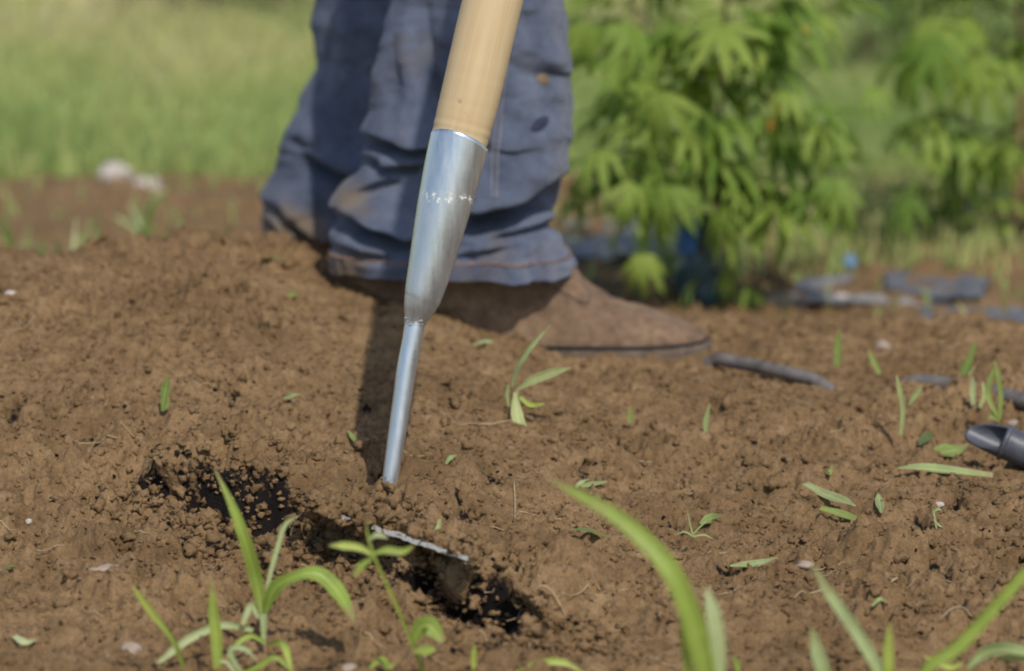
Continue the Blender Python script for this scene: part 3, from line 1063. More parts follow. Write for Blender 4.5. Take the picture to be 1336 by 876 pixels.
front_rows = [(-1150, 840, 1160), (-800, 690, 970), (-600, 600, 850), (-450, 528, 770), (-300, 510, 745), (-150, 514, 738), (0, 512, 737), (50, 502, 740), (100, 492, 742), (150, 487, 745), (172, 476, 745), (185, 464, 744),
              (200, 468, 741), (222, 470, 733), (245, 449, 727), (270, 433, 727), (300, 425, 732), (325, 427, 739), (347, 433, 745)]
front_folds = [
    ([(452, 176), (486, 184), (525, 191), (575, 200), (640, 196)], .014, .032, 24, 10),
    ([(474, 208), (500, 221), (535, 222), (560, 212)], .004, .016, 10, 6),
    ([(570, 296), (622, 291), (660, 281), (694, 264), (760, 228)], .016, .042, 30, 15),
    ([(630, 320), (680, 307), (715, 296), (755, 282)], .005, .016, 11, 6),
    ([(418, 274), (462, 293), (500, 310), (545, 321), (600, 320)], .012, .036, 20, 12),
    ([(590, 340), (635, 333), (680, 322)], .004, .010, 9, 5),
    ([(578, 200), (560, 120), (545, 50), (538, -30)], .008, .014, 24, 18),
    ([(498, 170), (512, 110), (508, 40), (520, -30)], .006, .008, 16, 14),
    ([(452, 262), (478, 250), (505, 238), (530, 236)], .005, .010, 12, 7),
    ([(545, 262), (590, 256), (620, 244)], .005, .008, 14, 8),
    ([(648, 70), (690, 92), (760, 100)], .003, .004, 18, 14),
    ([(640, 215), (690, 198), (760, 185)], .003, .004, 20, 16),
    ([(430, 320), (470, 335), (520, 342)], .004, .010, 10, 6),
    ([(690, 30), (715, 110), (720, 200)], .004, .003, 22, 18),
]
rear_rows = [(-1000, 700, 1000), (-700, 540, 800), (-400, 430, 660), (-200, 410, 620), (0, 408, 600), (80, 410, 598), (120, 397, 590), (150, 384, 580), (185, 365, 570), (230, 354, 560), (258, 341, 550), (275, 342, 548), (302, 337, 545)]
rear_folds = [
    ([(385, 203), (415, 212), (450, 228), (490, 238)], .016, .018, 20, 11),
    ([(362, 182), (400, 186), (450, 182)], .006, .006, 16, 10),
    ([(352, 268), (375, 288), (395, 308), (412, 326)], .007, .014, 12, 7),
    ([(345, 290), (358, 305), (372, 322)], .005, .008, 9, 6),
    ([(440, -20), (430, 70), (420, 140)], .005, .006, 20, 14),
]
Va, st, muda = leg(front_rows, PD1, front_folds, .80, [(452, 258, 24, .5), (455, 350, 24, .55), (590, 262, 30, .25), (700, 345, 30, .22), (640, 355, 60, .15), (560, 60, 60, .08)], 301)
Vb, _, mudb = leg(rear_rows, PD2, rear_folds, .72, [(385, 300, 34, .8), (430, 200, 30, .12)], 331)
parts = []
for V in (Va, Vb):
    nr, nc = V.shape[:2]
    F = grid_faces(nr, nc, True)
    Vf = V.reshape(-1, 3)
    Vf = np.vstack([Vf, V[0].mean(0)])
    j = np.arange(nc)
    capf = np.stack([(j + 1) % nc, j, np.full(nc, nr * nc), np.full(nc, nr * nc)], -1)
    parts.append((Vf, np.vstack([F, capf])))
V, F = join(parts)
jme = quads_to_me('jeans', V - PO, F)
fattr(jme, 'mud', np.concatenate([muda.ravel(), [0], mudb.ravel(), [0]]))
jeans = ob('jeans', jme, M['denim'], person)
jeans.location = PO - PO
# orange hem stitching, short dashes round the cuff
parts = []
for k in range(0, len(st) - 3, 4):
    p = st[k:k + 4]
    parts.append(tube(p, np.full(4, .0009), 5, caps=False))
V, F = join(parts)
ob('hem_stitching', mesh_np('hem_stitching', V - PO, F), M['stitch'], jeans)
# felled side seam: two thread lines up the calf
def seam_line(name, pxpts, r, mat):
    Fv = Va.reshape(-1, 3)
    fx, fy = proj(Fv)
    ok = Fv[:, 1] < PD1
    Fv, fx, fy = Fv[ok], fx[ok], fy[ok]
    path = spline([(a, b_, 0) for a, b_ in pxpts], 60)
    P = np.array([Fv[np.argmin((fx - a) ** 2 + (fy - b_) ** 2)] for a, b_, _ in path])
    k = np.ones(5) / 5
    P = np.stack([np.convolve(np.pad(P[:, i], 2, mode='edge'), k, 'valid') for i in range(3)], -1)
    P[:, 1] -= .0004
    V, F = tube(P, np.full(60, r), 6)
    ob(name, quads_to_me(name, V - PO, F), mat, jeans)


pale = simple('faded_thread', (.20, .20, .23), .9, .3)
seam_line('side_seam', [(668, 20), (660, 90), (652, 170), (648, 262)], .0011, pale)
seam_line('side_seam', [(661, 20), (653, 90), (645, 170), (641, 262)], .0008, pale)
# small tear and a caked mud spot on the calf
def patch(name, px, py, rx, ry, rot, D, mat, parent):
    n_ = 18
    pts = []
    for ring_, zoff in ((1.0, 0.0), (.55, -.0012), (0.0, -.0018)):
        for k in range(n_):
            a = 2 * math.pi * k / n_
            rr = ring_ * (1 + .10 * math.sin(2 * a + rot) + .06 * math.sin(7 * a))
            dx, dy = rx * rr * math.cos(a), ry * rr * math.sin(a)
            q = wp(px + dx * math.cos(rot) - dy * math.sin(rot), py + dx * math.sin(rot) + dy * math.cos(rot), D)
            pts.append(q + np.array([0, zoff, 0]))
    V = np.array(pts)
    # lay on the cloth
    for i in range(len(V)):
        dd = np.hypot(Va[..., 0] - V[i, 0], Va[..., 2] - V[i, 2]) + (Va[..., 1] > PD1) * 9
        V[i, 1] = Va.reshape(-1, 3)[np.argmin(dd), 1] - .0008 + (V[i, 1] - D)
    return ob(name, mesh_np(name, V - PO, grid_faces(3, n_, True)), mat, parent)


patch('torn_patch', 704, 152, 14, 7, -.7, PD1, simple('dark_denim', (.03, .035, .06), .95, .3), jeans)
patch('mud_spot', 708, 96, 9, 7, .2, PD1, simple('mud', (.21, .155, .10), .95, .3), jeans)


# boots
def loft(secs, ncs=28, low=.0):
    V = []
    for x, w, h0, h1, p in secs:
        for k in range(ncs):
            a = math.pi * (k / (ncs - 1)) * 1.0
            c_, s_ = math.cos(a), math.sin(a)
            V.append((x, -w * math.copysign(abs(c_) ** p, c_), h0 + (h1 - h0) * abs(s_) ** .78))
    return np.array(V).reshape(len(secs), ncs, 3)


def boot_parts():
    keys = np.array([  # x, half width, top height
        (0.000, .016, .060), (.008, .027, .105), (.025, .034, .150), (.060, .037, .165), (.110, .038, .150), (.150, .038, .125), (.175, .0395, .100),
        (.190, .041, .084), (.206, .0425, .063), (.227, .0440, .0525), (.252, .0430, .0450), (.273, .037, .0380), (.287, .029, .0325), (.295, .020, .0285), (.299, .010, .0255), (.3005, .004, .0235)])
    xs = np.unique(np.concatenate([np.linspace(0, .27, 50), np.linspace(.27, .3005, 22)]))
    w = np.interp(xs, keys[:, 0], keys[:, 1])
    h = np.interp(xs, keys[:, 0], keys[:, 2])
    kk = np.array([1, 2, 3, 2, 1]) / 9.
    h = np.convolve(np.pad(h, 2, mode='edge'), kk, 'valid')
    secs = [(x, a, .019, b_, .8) for x, a, b_ in zip(xs, w, h)]
    U = loft(secs, 34)
    cr = .0016 * fbm(U[..., 0] * 60, U[..., 1] * 60 + U[..., 2] * 70, 3, 401)
    flex = -.0022 * np.exp(-((U[..., 0] - .222 - .1 * U[..., 1]) / .004) ** 2) - .0015 * np.exp(-((U[..., 0] - .236) / .003) ** 2)
    cen = np.stack([U[..., 0], 0 * U[..., 0], 0 * U[..., 0] + .03], -1)
    U = U + nrm(U - cen) * (cr + flex)[..., None]
    # sole outline
    S = []
    for z, g in ((0.0, .0), (.004, .0025), (.016, .003), (.021, .0015), (.0212, -.004)):
        ring = [(x - (g if x < .1 else -g), -(a + g), z) for x, a in zip(xs, w)] + [(x - (g if x < .1 else -g), a + g, z) for x, a in zip(xs[::-1], w[::-1])]
        S.append(ring)
    S = np.array(S)
    arch = (S[..., 0] > .085) & (S[..., 0] < .115) & (S[..., 2] < .01)
    S[..., 2] = np.where(arch, S[..., 2] + .008, S[..., 2])
    return U, S, xs, w, h


U, S, bxs, bw, bh = boot_parts()
u_me = mesh_np('boot_upper', U.reshape(-1, 3), grid_faces(*U.shape[:2]))
s_me = mesh_np('sole', S.reshape(-1, 3), grid_faces(S.shape[0], S.shape[1], True))


def seam_on_boot(pts, r):
    """seam tube following the camera side of the boot: pts (x, fraction of the side from sole to ridge)"""
    out = []
    for x, f in pts:
        i = int(np.argmin(np.abs(bxs - x)))
        k = min(33, max(0, int(round(f * 16.5))))
        q = U[i, k].copy()
        q[1] -= .0006
        out.append(q)
    P = spline(out, 26)
    return tube(P, np.full(26, r), 6)


sv, sf = join([seam_on_boot([(.150, .28), (.175, .36), (.196, .42), (.205, .6), (.2, .9)], .0011), seam_on_boot([(.02, .35), (.06, .4), (.11, .36), (.150, .28)], .001)])
seam_me = quads_to_me('seam', sv, sf)
welt = []
for i in range(len(bxs)):
    welt.append((bxs[i], -(bw[i] + .0018), .0212))
wv, wf = tube(np.array(welt), np.full(len(welt), .0016), 6)
welt_me = quads_to_me('welt', wv, wf)


def place_boot(loc, rot, label, extra=None):
    up = ob('boot', u_me, M['leather'], person)
    up.location = Vector(loc) - Vector(PO)
    up.rotation_euler = rot
    up['label'] = label
    for nm, m_, mt in (('sole', s_me, M['sole']), ('seam', seam_me, M['sole']), ('welt', welt_me, M['dark_leather'])):
        ob(nm, m_, mt, up)
    return up


heel = wp(437, 462, PD1)
place_boot((heel[0], PD1, -.014), (0, 0, math.radians(1.5)), 'brown leather boot with its toe pointing right')
heel2 = wp(352, 330, PD2 - .02)
b2 = place_boot((heel2[0], PD2 - .02, -.030), (0, 0, math.radians(34)), 'brown boot behind the mound, mostly under the muddy cuff')
# ------------------------------------------------------------------ grass blades, weeds and cut leaves
def blade_me(name, P3, W, fold=.25, twist=0.0, face=None, n=18, wav=0.0):
    """grass blade: centre line P3, widths W (metres), V-folded along the midrib"""
    P = spline(P3, n)
    W = np.interp(np.linspace(0, 1, n), np.linspace(0, 1, len(W)), W)
    T = nrm(np.gradient(P, axis=0))
    f = np.array([0.15, -1.0, .35]) if face is None else np.asarray(face, float)
    S_ = nrm(np.cross(T, nrm(f)[None]))
    Nn = np.cross(S_, T)
    tw = np.linspace(0, twist, n)[:, None]
    S2 = S_ * np.cos(tw) + Nn * np.sin(tw)
    N2 = np.cross(S2, T)
    wv = wav * np.sin(np.linspace(0, 9, n))[:, None] * W[:, None]
    cols = []
    for q_ in (-1, -.5, 0, .5, 1):
        cols.append(P + S2 * (q_ * .5) * W[:, None] - N2 * (fold * .5 * (1 - abs(q_) ** 1.3)) * W[:, None] + N2 * wv * q_)
    V = np.stack(cols, 1).reshape(-1, 3)
    return V, grid_faces(n, 5)


def sheet_mesh(name, V, F):
    me = mesh_np(name, V, F)
    n_ = len(V) // 5
    fattr(me, 'across', np.tile([-1, -.5, 0, .5, 1], n_))
    fattr(me, 'along', np.repeat(np.linspace(0, 1, n_), 5))
    return me


def add_blade(parent, org, pts, W, mat, fold=.25, twist=0.0, face=None, name='blade', wav=0.0):
    """pts: (px, py, Y) or world points"""
    P = [wp(*p) for p in pts]
    Wm = [.82 * w * pts[min(len(pts) - 1, int(i * len(pts) / len(W)))][2] / FPX for i, w in enumerate(W)]
    V, F = blade_me(name, P, Wm, fold, twist, face, wav=wav)
    return ob(name, sheet_mesh(name, V - np.asarray(org), F), mat, parent)


def weed(name, base, label, cat, specs, group=None):
    root = empty(name, tuple(base), label, cat, group)
    for s in specs:
        add_blade(root, base, s[0], s[1], s[2], *(s[3:] if len(s) > 3 else ()))
    return root


G, PALE, CUT = M['blade_grass'], M['blade_pale'], M['blade_cut']
# 1 seedling at lower left
b0 = gh(346, 838)
d = b0[1]
weed('grass_seedling', b0, 'leafy grass seedling in the left foreground with a drooping right leaf', 'weed', [
    ([(344, 842, d), (344, 815, d), (342, 790, d)], [8, 11, 15], PALE, .6),
    ([(342, 800, d), (335, 760, d), (322, 712, d - .01), (303, 660, d - .01), (280, 612, d - .005)], [10, 22, 22, 14, 2], G, .35),
    ([(346, 800, d), (358, 768, d - .005), (385, 752, d - .01), (415, 748, d - .012), (440, 770, d - .014), (455, 795, d - .015), (462, 812, d - .015)], [8, 26, 16, 26, 30, 18, 2], M['blade_grass'], .3, .5),
    ([(338, 806, d), (328, 790, d), (316, 815, d - .01)], [8, 12, 10], PALE, .4),
    ([(330, 822, d), (290, 816, d - .012), (250, 832, d - .02), (222, 852, d - .025), (196, 874, d - .03)], [8, 13, 14, 13, 3], PALE, .4),
    ([(345, 790, d), (352, 752, d + .004), (362, 715, d + .008), (372, 685, d + .01), (388, 674, d + .01)], [5, 8, 9, 8, 2], PALE, .5),
    ([(350, 842, d), (365, 838, d - .01), (374, 850, d - .02), (382, 885, d - .03)], [6, 10, 12, 4], G, .4),
    ([(345, 838, d), (328, 830, d - .005), (312, 838, d - .01), (296, 858, d - .015)], [6, 9, 9, 3], G, .4),
])
b0 = gh(284, 872)
weed('grass_shoot', b0, 'upright single green shoot just left of the drooping seedling', 'weed', [
    ([(284, 872, b0[1]), (282, 830, b0[1]), (278, 795, b0[1]), (277, 760, b0[1])], [15, 20, 17, 4], G, .4)])
b0 = gh(240, 872)
weed('thin_grass_stalk', b0, 'thin dark green stalk leaning left at the lower left', 'weed', [
    ([(240, 872, b0[1]), (226, 836, b0[1] - .01), (200, 802, b0[1] - .015), (182, 778, b0[1] - .02), (172, 762, b0[1] - .02)], [7, 9, 11, 9, 2], G, .4)])
b0 = gh(316, 880)
weed('low_weed', b0, 'low pale weed lying at the foot of the left seedling', 'weed', [
    ([(316, 880, b0[1]), (300, 850, b0[1]), (318, 846, b0[1]), (336, 862, b0[1])], [6, 9, 9, 3], PALE, .3),
    ([(316, 880, b0[1]), (340, 868, b0[1]), (360, 858, b0[1]), (384, 880, b0[1])], [6, 10, 9, 3], G, .3),
    ([(310, 884, b0[1]), (298, 866, b0[1]), (286, 862, b0[1])], [6, 8, 3], PALE, .3)])
# 2 thin-stalked broadleaf weed
b0 = gh(552, 878)
d = b0[1]
dd = d - .03
root = weed('broadleaf_weed', b0, 'thin stalked weed with small round leaves in front of the blade', 'weed', [
    ([(553, 880, d), (540, 845, d - .01), (515, 785, d - .02), (492, 735, dd), (480, 700, dd), (478, 676, dd)], [6, 6, 6, 5, 4, 2], G, .8),
    ([(538, 842, d - .01), (548, 820, d - .012), (562, 818, d - .014), (578, 838, d - .015)], [6, 30, 34, 10], M['blade_grass'], .2),
    ([(540, 850, d - .01), (556, 848, d - .012), (568, 846, d - .012)], [6, 20, 5], G, .2),
    ([(488, 726, dd), (470, 715, dd), (448, 712, dd), (430, 712, dd)], [4, 12, 13, 3], G, .2),
    ([(488, 722, dd), (505, 718, dd), (525, 720, dd), (540, 712, dd)], [4, 13, 12, 3], G, .2),
    ([(486, 728, dd), (472, 738, dd), (462, 752, dd)], [4, 13, 4], G, .2),
    ([(482, 704, dd), (492, 698, dd), (506, 702, dd)], [3, 10, 3], PALE, .2)])
# 3 big blurred blade
Yb = 1.40
gb = np.array([(930 - 668) * Yb / FPX, Yb, gz((930 - 668) * Yb / FPX, Yb)])
pb = proj(gb)
weed('broad_grass_blade', gb, 'broad arching green grass blade, nearest to the viewer right of centre', 'weed', [
    ([(float(pb[0]), float(pb[1]) + 4, Yb), (928, 940, Yb), (912, 840, Yb - .005), (880, 752, Yb - .01), (825, 690, Yb), (770, 653, Yb + .01), (716, 626, Yb + .02)], [15, 26, 38, 34, 28, 19, 3], G, .3),
    ([(float(pb[0]) + 4, float(pb[1]) + 4, Yb), (934, 940, Yb), (937, 850, Yb), (930, 800, Yb), (922, 768, Yb + .005)], [12, 20, 26, 26, 8], PALE, .2),
    ([(float(pb[0]), float(pb[1]) + 4, Yb), (905, 930, Yb), (895, 850, Yb), (888, 800, Yb)], [8, 12, 14, 4], G, .3)])
# 4 right foreground tuft
Yb = 1.47
xb = (1152 - 668) * Yb / FPX
gb = np.array([xb, Yb, gz(xb, Yb)])
pb = proj(gb)
bx_, by_ = float(pb[0]), float(pb[1]) + 4
weed('forked_grass_tuft', gb, 'forked grass tuft with a long blade leaning left at lower right', 'weed', [
    ([(bx_, by_, Yb), (1152, 900, Yb), (1132, 848, Yb), (1098, 797, Yb), (1078, 768, Yb), (1061, 738, Yb)], [10, 18, 22, 20, 17, 3], PALE, .45),
    ([(bx_, by_, Yb), (1157, 890, Yb), (1159, 850, Yb), (1161, 812, Yb)], [10, 17, 18, 3], G, .35)])
Yb = 1.47
xb = (1078 - 668) * Yb / FPX
gb = np.array([xb, Yb, gz(xb, Yb)])
pb = proj(gb)
weed('grass_spear', gb, 'single short grass spear left of the forked tuft, at the bottom edge', 'weed', [
    ([(float(pb[0]), float(pb[1]) + 4, Yb), (1074, 890, Yb), (1066, 850, Yb), (1058, 818, Yb)], [16, 26, 24, 4], PALE, .4)])
Yb = 1.46
xb = (1175 - 668) * Yb / FPX
gb = np.array([xb, Yb, gz(xb, Yb)])
pb = proj(gb)
weed('long_grass_blade', gb, 'long green grass blade rising to the right edge at lower right', 'weed', [
    ([(float(pb[0]), float(pb[1]) + 4, Yb), (1205, 880, Yb), (1250, 845, Yb), (1300, 790, Yb), (1340, 745, Yb), (1385, 690, Yb)], [8, 18, 22, 20, 17, 3], G, .4)])
# curled wilted leaf bottom right
b0 = gh(1292, 872)
d = b0[1] - .01
weed('wilted_leaf', b0, 'curled pale wilted leaf on the soil in the bottom right corner', 'leaf', [
    ([(1262, 872, d), (1285, 852, d), (1310, 846, d - .005), (1336, 850, d - .01), (1360, 856, d - .01)], [8, 20, 24, 22, 8], CUT, .5, .8),
    ([(1255, 866, d), (1240, 870, d), (1220, 862, d), (1205, 856, d)], [5, 12, 12, 3], G, .5),
    ([(1300, 860, d), (1330, 858, d - .008), (1350, 866, d - .01)], [6, 12, 5], PALE, .4)])
# bottom edge bits
for px, py, l1, sp in ((620, 862, 'short green shoot at the bottom edge left of centre', [((0, 22), (-2, -4), (0, -22)), 10]),
                       (712, 872, 'flat blue green leaf lying along the bottom edge near the middle', [((-46, 10), (-10, -6), (22, -8), (50, 6)), 12]),
                       (498, 868, 'tiny yellow green seedling at the bottom edge left of the middle', [((-16, 4), (0, -8), (8, 2), (20, -4)), 12]),
                       (965, 868, 'small pale leaf tip at the bottom edge beside the broad blade', [((0, 14), (-3, 0), (-8, -12)), 9])):
    b0 = gh(px, py)
    weed('small_shoot', b0, l1, 'weed', [([(px + a, py + b_, b0[1] - .004) for a, b_ in sp[0]], [sp[1] * .5, sp[1], sp[1], 2], G, .3)])

# sprig in the middle of the bed
b0 = gh(672, 540)
d = b0[1] - .004
weed('willow_leaf_sprig', b0, 'sprig with narrow pale leaves stuck upright in the soil right of the hoe', 'weed', [
    ([(672, 545, d), (674, 520, d), (676, 505, d)], [5, 5, 4], PALE, .6),
    ([(668, 505, d), (676, 480, d - .004), (694, 452, d - .008), (718, 424, d - .01)], [4, 8, 8, 2], PALE, .3),
    ([(676, 508, d), (695, 496, d - .005), (722, 486, d - .01), (745, 480, d - .012)], [4, 16, 15, 2], CUT, .3),
    ([(672, 512, d), (674, 538, d - .008), (680, 560, d - .012), (688, 570, d - .014)], [5, 20, 22, 10], CUT, .25),
    ([(678, 518, d), (692, 528, d - .006), (710, 527, d - .01)], [5, 9, 3], G, .3),
    ([(664, 530, d), (662, 515, d), (664, 500, d)], [4, 7, 2], CUT, .3)])


def cut_leaf(name, pts, W, mat, label, cat='leaf', fold=.25, lift=.003, twist=0.0, wav=.05):
    """leaf lying on the bed: pts photo pixels along its midrib"""
    G3 = []
    for a, b_ in pts:
        q = hit(a, b_)
        G3.append(q)
    G3 = np.array(G3)
    S_ = spline(G3, 10)
    zmax = soil_surface(S_[:, 0].copy(), S_[:, 1].copy())[2]
    k = np.polyfit(np.arange(10), zmax, 1)
    line = np.polyval(k, np.arange(10))
    line = line + max(0, (zmax - line).max() * .6) + lift
    P = np.stack([S_[:, 0], S_[:, 1], line], -1)
    Yc = P[:, 1].mean()
    V, F = blade_me(name, P, [w * Yc / FPX for w in W], fold, twist, face=(0.0, -.55, .8), n=14, wav=wav)
    o = P[0]
    r = ob(name, sheet_mesh(name, V - o, F), mat, loc=tuple(o))
    return tag(r, label, cat)


cut_leaf('cut_leaf', [(750, 716), (775, 712), (801, 703)], [18, 24, 16, 3], M['blade_dull'], 'flat green leaf piece with one square cut end near the broad blade', fold=.1)
cut_leaf('cut_leaf', [(953, 732), (985, 722), (1016, 708)], [4, 14, 11, 2], CUT, 'narrow folded leaf lying right of the square cut leaf piece')
cut_leaf('cut_leaf', [(1050, 630), (1075, 644), (1100, 656), (1116, 664)], [10, 18, 16, 3], CUT, 'longer upper blade of the crossed leaf pair at right', lift=.006)
cut_leaf('cut_leaf', [(1070, 655), (1092, 660), (1114, 666), (1134, 675)], [8, 14, 11, 2], M['blade_dull'], 'shorter lower blade of the crossed leaf pair at right')
cut_leaf('folded_grass_leaf', [(1172, 614), (1200, 606), (1240, 604), (1296, 606)], [3, 13, 15, 14, 10], CUT, 'long folded grass leaf lying below the grey pipe end', fold=.5, lift=.005)
cut_leaf('oval_leaf', [(1208, 572), (1230, 566), (1248, 562), (1264, 556)], [6, 20, 26, 16, 4], M['blade_dull'], 'broad oval green leaf just left of the grey pipe end', lift=.005)
cut_leaf('dark_leaf', [(1200, 566), (1208, 556), (1216, 546)], [4, 14, 14, 5], M['hemp_dark'], 'small dark leaf standing beside the oval leaf', lift=.006)
cut_leaf('leaf_scrap', [(1146, 640), (1148, 652), (1150, 664)], [3, 12, 12, 3], CUT, 'dull triangular leaf scrap right of the crossed leaves')
cut_leaf('leaf_scrap', [(914, 664), (928, 662), (942, 664)], [5, 16, 14, 3], M['blade_dull'], 'small dark green leaf scrap above the thin rooted sprout')
cut_leaf('leaf_scrap', [(745, 628), (768, 630), (792, 632)], [6, 10, 9, 4], CUT, 'pale strip of leaf above the tip of the broad blade')
cut_leaf('leaf_scrap', [(748, 622), (758, 619), (768, 620)], [3, 7, 3], CUT, 'tiny pale leaf tip above the pale strip')
cut_leaf('leaf_scrap', [(370, 513), (378, 518), (392, 524)], [5, 10, 9, 3], CUT, 'small crumpled leaf scrap left of the hoe shadow')
cut_leaf('leaf_scrap', [(340, 345), (356, 340), (376, 337)], [4, 11, 10, 3], M['blade_dull'], 'green leaf scrap on the mound crest left of the cuff')
cut_leaf('leaf_scrap', [(376, 372), (382, 376), (388, 374)], [5, 11, 4], M['blade_dull'], 'tiny green leaf scrap below the crest of the mound')
cut_leaf('leaf_scrap', [(455, 562), (460, 570), (466, 577)], [3, 8, 3], M['blade_dull'], 'tiny green leaf scrap between hoe shadow and mound face')
cut_leaf('leaf_scrap', [(0, 740), (8, 748), (18, 756)], [18, 16, 5], M['blade_dull'], 'green leaf tip cut by the left edge of the picture')
cut_leaf('leaf_scrap', [(18, 826), (32, 830), (48, 826)], [8, 13, 5], PALE, 'small pale seedling leaf near the lower left corner')
cut_leaf('leaf_scrap', [(560, 690), (570, 686), (574, 678)], [4, 8, 4], CUT, 'tiny pale sprout just above the exposed blade edge')
cut_leaf('leaf_scrap', [(618, 434), (632, 432), (644, 434)], [4, 8, 3], PALE, 'tiny pale leaf scrap on the slope below the boot')
cut_leaf('leaf_scrap', [(582, 606), (588, 602), (596, 604)], [4, 8, 3], CUT, 'tiny leaf scrap on the soil right of the neck of the hoe')
cut_leaf('leaf_scrap', [(1138, 792), (1148, 784), (1158, 790)], [4, 8, 3], CUT, 'tiny pale scrap between the forked tuft and the right blade')
cut_leaf('leaf_scrap', [(1078, 612), (1082, 616), (1086, 608)], [4, 7, 3], M['blade_dull'], 'tiny green scrap above the crossed leaves')


def stand(name, px, py, pts, W, mat, label, cat='weed'):
    b0 = gh(px, py)
    return weed(name, b0, label, cat, [([(px + a, py + b_, b0[1]) for a, b_ in p], w, m_, .35) for p, w, m_ in zip(pts, W, mat)])


stand('oval_seedling', 212, 535, [[(0, 2), (2, -14), (4, -28), (7, -46)], [(2, 0), (6, -8), (8, -18)]], [[5, 12, 16, 4], [4, 10, 3]], [M['blade_dull'], M['blade_dull']], 'single oval leafed seedling on the mound face')
stand('upright_shoot', 822, 553, [[(0, 0), (0, -10), (1, -22)]], [[8, 10, 4]], [M['blade_dull']], 'stubby green shoot standing below the middle of the boot')
stand('upright_shoot', 921, 563, [[(0, 2), (0, -14), (5, -36)]], [[6, 10, 3]], [CUT], 'slender pale shoot standing below the boot toe')
stand('upright_shoot', 1175, 566, [[(0, 2), (3, -30), (-1, -55), (-5, -76)]], [[6, 9, 9, 4]], [CUT], 'tall narrow blade standing left of the oval leaf')
stand('upright_shoot', 1186, 528, [[(0, 0), (8, -12), (18, -26)]], [[4, 10, 4]], [CUT], 'short leaning blade right of the tall narrow one')
stand('upright_shoot', 1092, 476, [[(0, 2), (1, -22), (2, -45)]], [[10, 13, 6]], [M['blade_dull']], 'blunt green blade standing beyond the bed at centre right')
stand('upright_shoot', 1148, 486, [[(0, 2), (-8, -14), (-14, -28)]], [[8, 11, 5]], [M['blade_dull']], 'blurred leaning blade between the two hose lengths')
stand('grass_tuft', 1244, 508, [[(0, 0), (16, -28), (28, -60)], [(4, 0), (12, -6), (28, -30)]], [[10, 15, 8], [6, 8, 3]], [M['blade_dull'], PALE], 'leaning grass tuft in front of the hose at right')
stand('grass_tuft', 1270, 528, [[(0, 0), (-1, -18), (-1, -36)], [(8, 4), (14, -12), (12, -30)]], [[8, 11, 6], [6, 8, 4]], [PALE, CUT], 'short pale grass tuft behind the pipe end')
stand('grass_tuft', 1304, 548, [[(0, 0), (2, -30), (-2, -60), (-6, -76)], [(0, 0), (-14, -30), (-12, -52), (-6, -70)], [(0, 0), (-8, -6), (-14, -2)]], [[7, 9, 9, 4], [6, 10, 10, 4], [8, 14, 5]], [M['blade_dull'], M['blade_dull'], M['blade_dull']], 'tall grass tuft rising behind the pipe end')
stand('thin_sprout', 905, 700, [[(0, 0), (-4, -14), (-8, -32)], [(0, -4), (10, -14), (22, -24)], [(0, 0), (14, -2), (26, 4)], [(0, 0), (-12, -6), (-24, -2)]], [[3, 3, 1], [3, 3, 1], [3, 3, 1], [3, 3, 1]], [CUT, CUT, CUT, CUT], 'thin spidery sprout right of the broad blade')
stand('rooted_sprout', 1222, 690, [[(0, 0), (-2, -12), (-4, -24)], [(-2, -10), (4, -4), (8, -2)], [(-4, -22), (2, -26), (6, -24)]], [[3, 4, 3], [3, 3, 1], [3, 5, 2]], [PALE, PALE, CUT], 'tiny white rooted sprout lying below the white pebble')

# weeds on the strip behind the mound (left)
for k, (px, py, h, nbl, lab) in enumerate(((30, 300, 55, 6, 'blurred weed behind the mound at the left edge'), (92, 306, 80, 7, 'tallest blurred weed behind the left of the mound'),
                                           (150, 300, 45, 5, 'small blurred weed below the pale stones'), (212, 308, 50, 6, 'blurred weed left of the yellowish one behind the mound'),
                                           (262, 312, 64, 9, 'yellowish blurred weed behind the mound near the rear boot'), (300, 318, 34, 5, 'low bright weed beside the rear boot'),
                                           (185, 262, 36, 5, 'small weed on the strip just below the pale stones'))):
    b0 = gh(px, py) if False else np.array([(px - 668) * 3.05 / FPX, 3.05, 0])
    Yw = 3.2 if py > 290 else 3.7
    q = wp(px, py, Yw)
    b0 = np.array([q[0], Yw, gz(q[0], Yw)])
    root = empty('weed_clump', tuple(b0), lab, 'weed', 'weeds behind the mound')
    top = .62 * h * Yw / FPX + max(0, q[2] - b0[2])
    for i in range(nbl):
        a, ln = random.uniform(0, 6.28), random.uniform(.5, 1.0)
        o = np.array([math.cos(a), math.sin(a), 0])
        P = [b0 + o * .004, b0 + o * .012 + [0, 0, top * .6 * ln], b0 + o * (.02 + .03 * random.random()) + [0, 0, top * ln]]
        V, F = blade_me('blade', P, [.004, .007, .002], .3, n=9)
        ob('blade', sheet_mesh('blade', V - b0, F), M['weed_far'] if random.random() < .7 else M['blade_pale'], root)

# ------------------------------------------------------------------ pebbles, stones, twigs
def stone(name, px, py, w, h, mat, label, seed, Y=None, flat=.6):
    q = gh(px, py) if Y is None else np.array([wp(px, py, Y)[0], Y, gz(wp(px, py, Y)[0], Y)])
    V, F = ico(3)
    k = q[1] / FPX
    n_ = fbm(V[:, 0] * 1.4 + seed, V[:, 1] * 1.4 + V[:, 2] * 1.7, 3, seed)
    V = V * (1 + .38 * n_)[:, None] * np.array([w * k / 2, w * k / 2 * .8, h * k / 2])
    V = V + [0, 0, h * k * .12]
    return tag(ob(name, mesh_np(name, V, F), mat, loc=tuple(q)), label, 'stone')


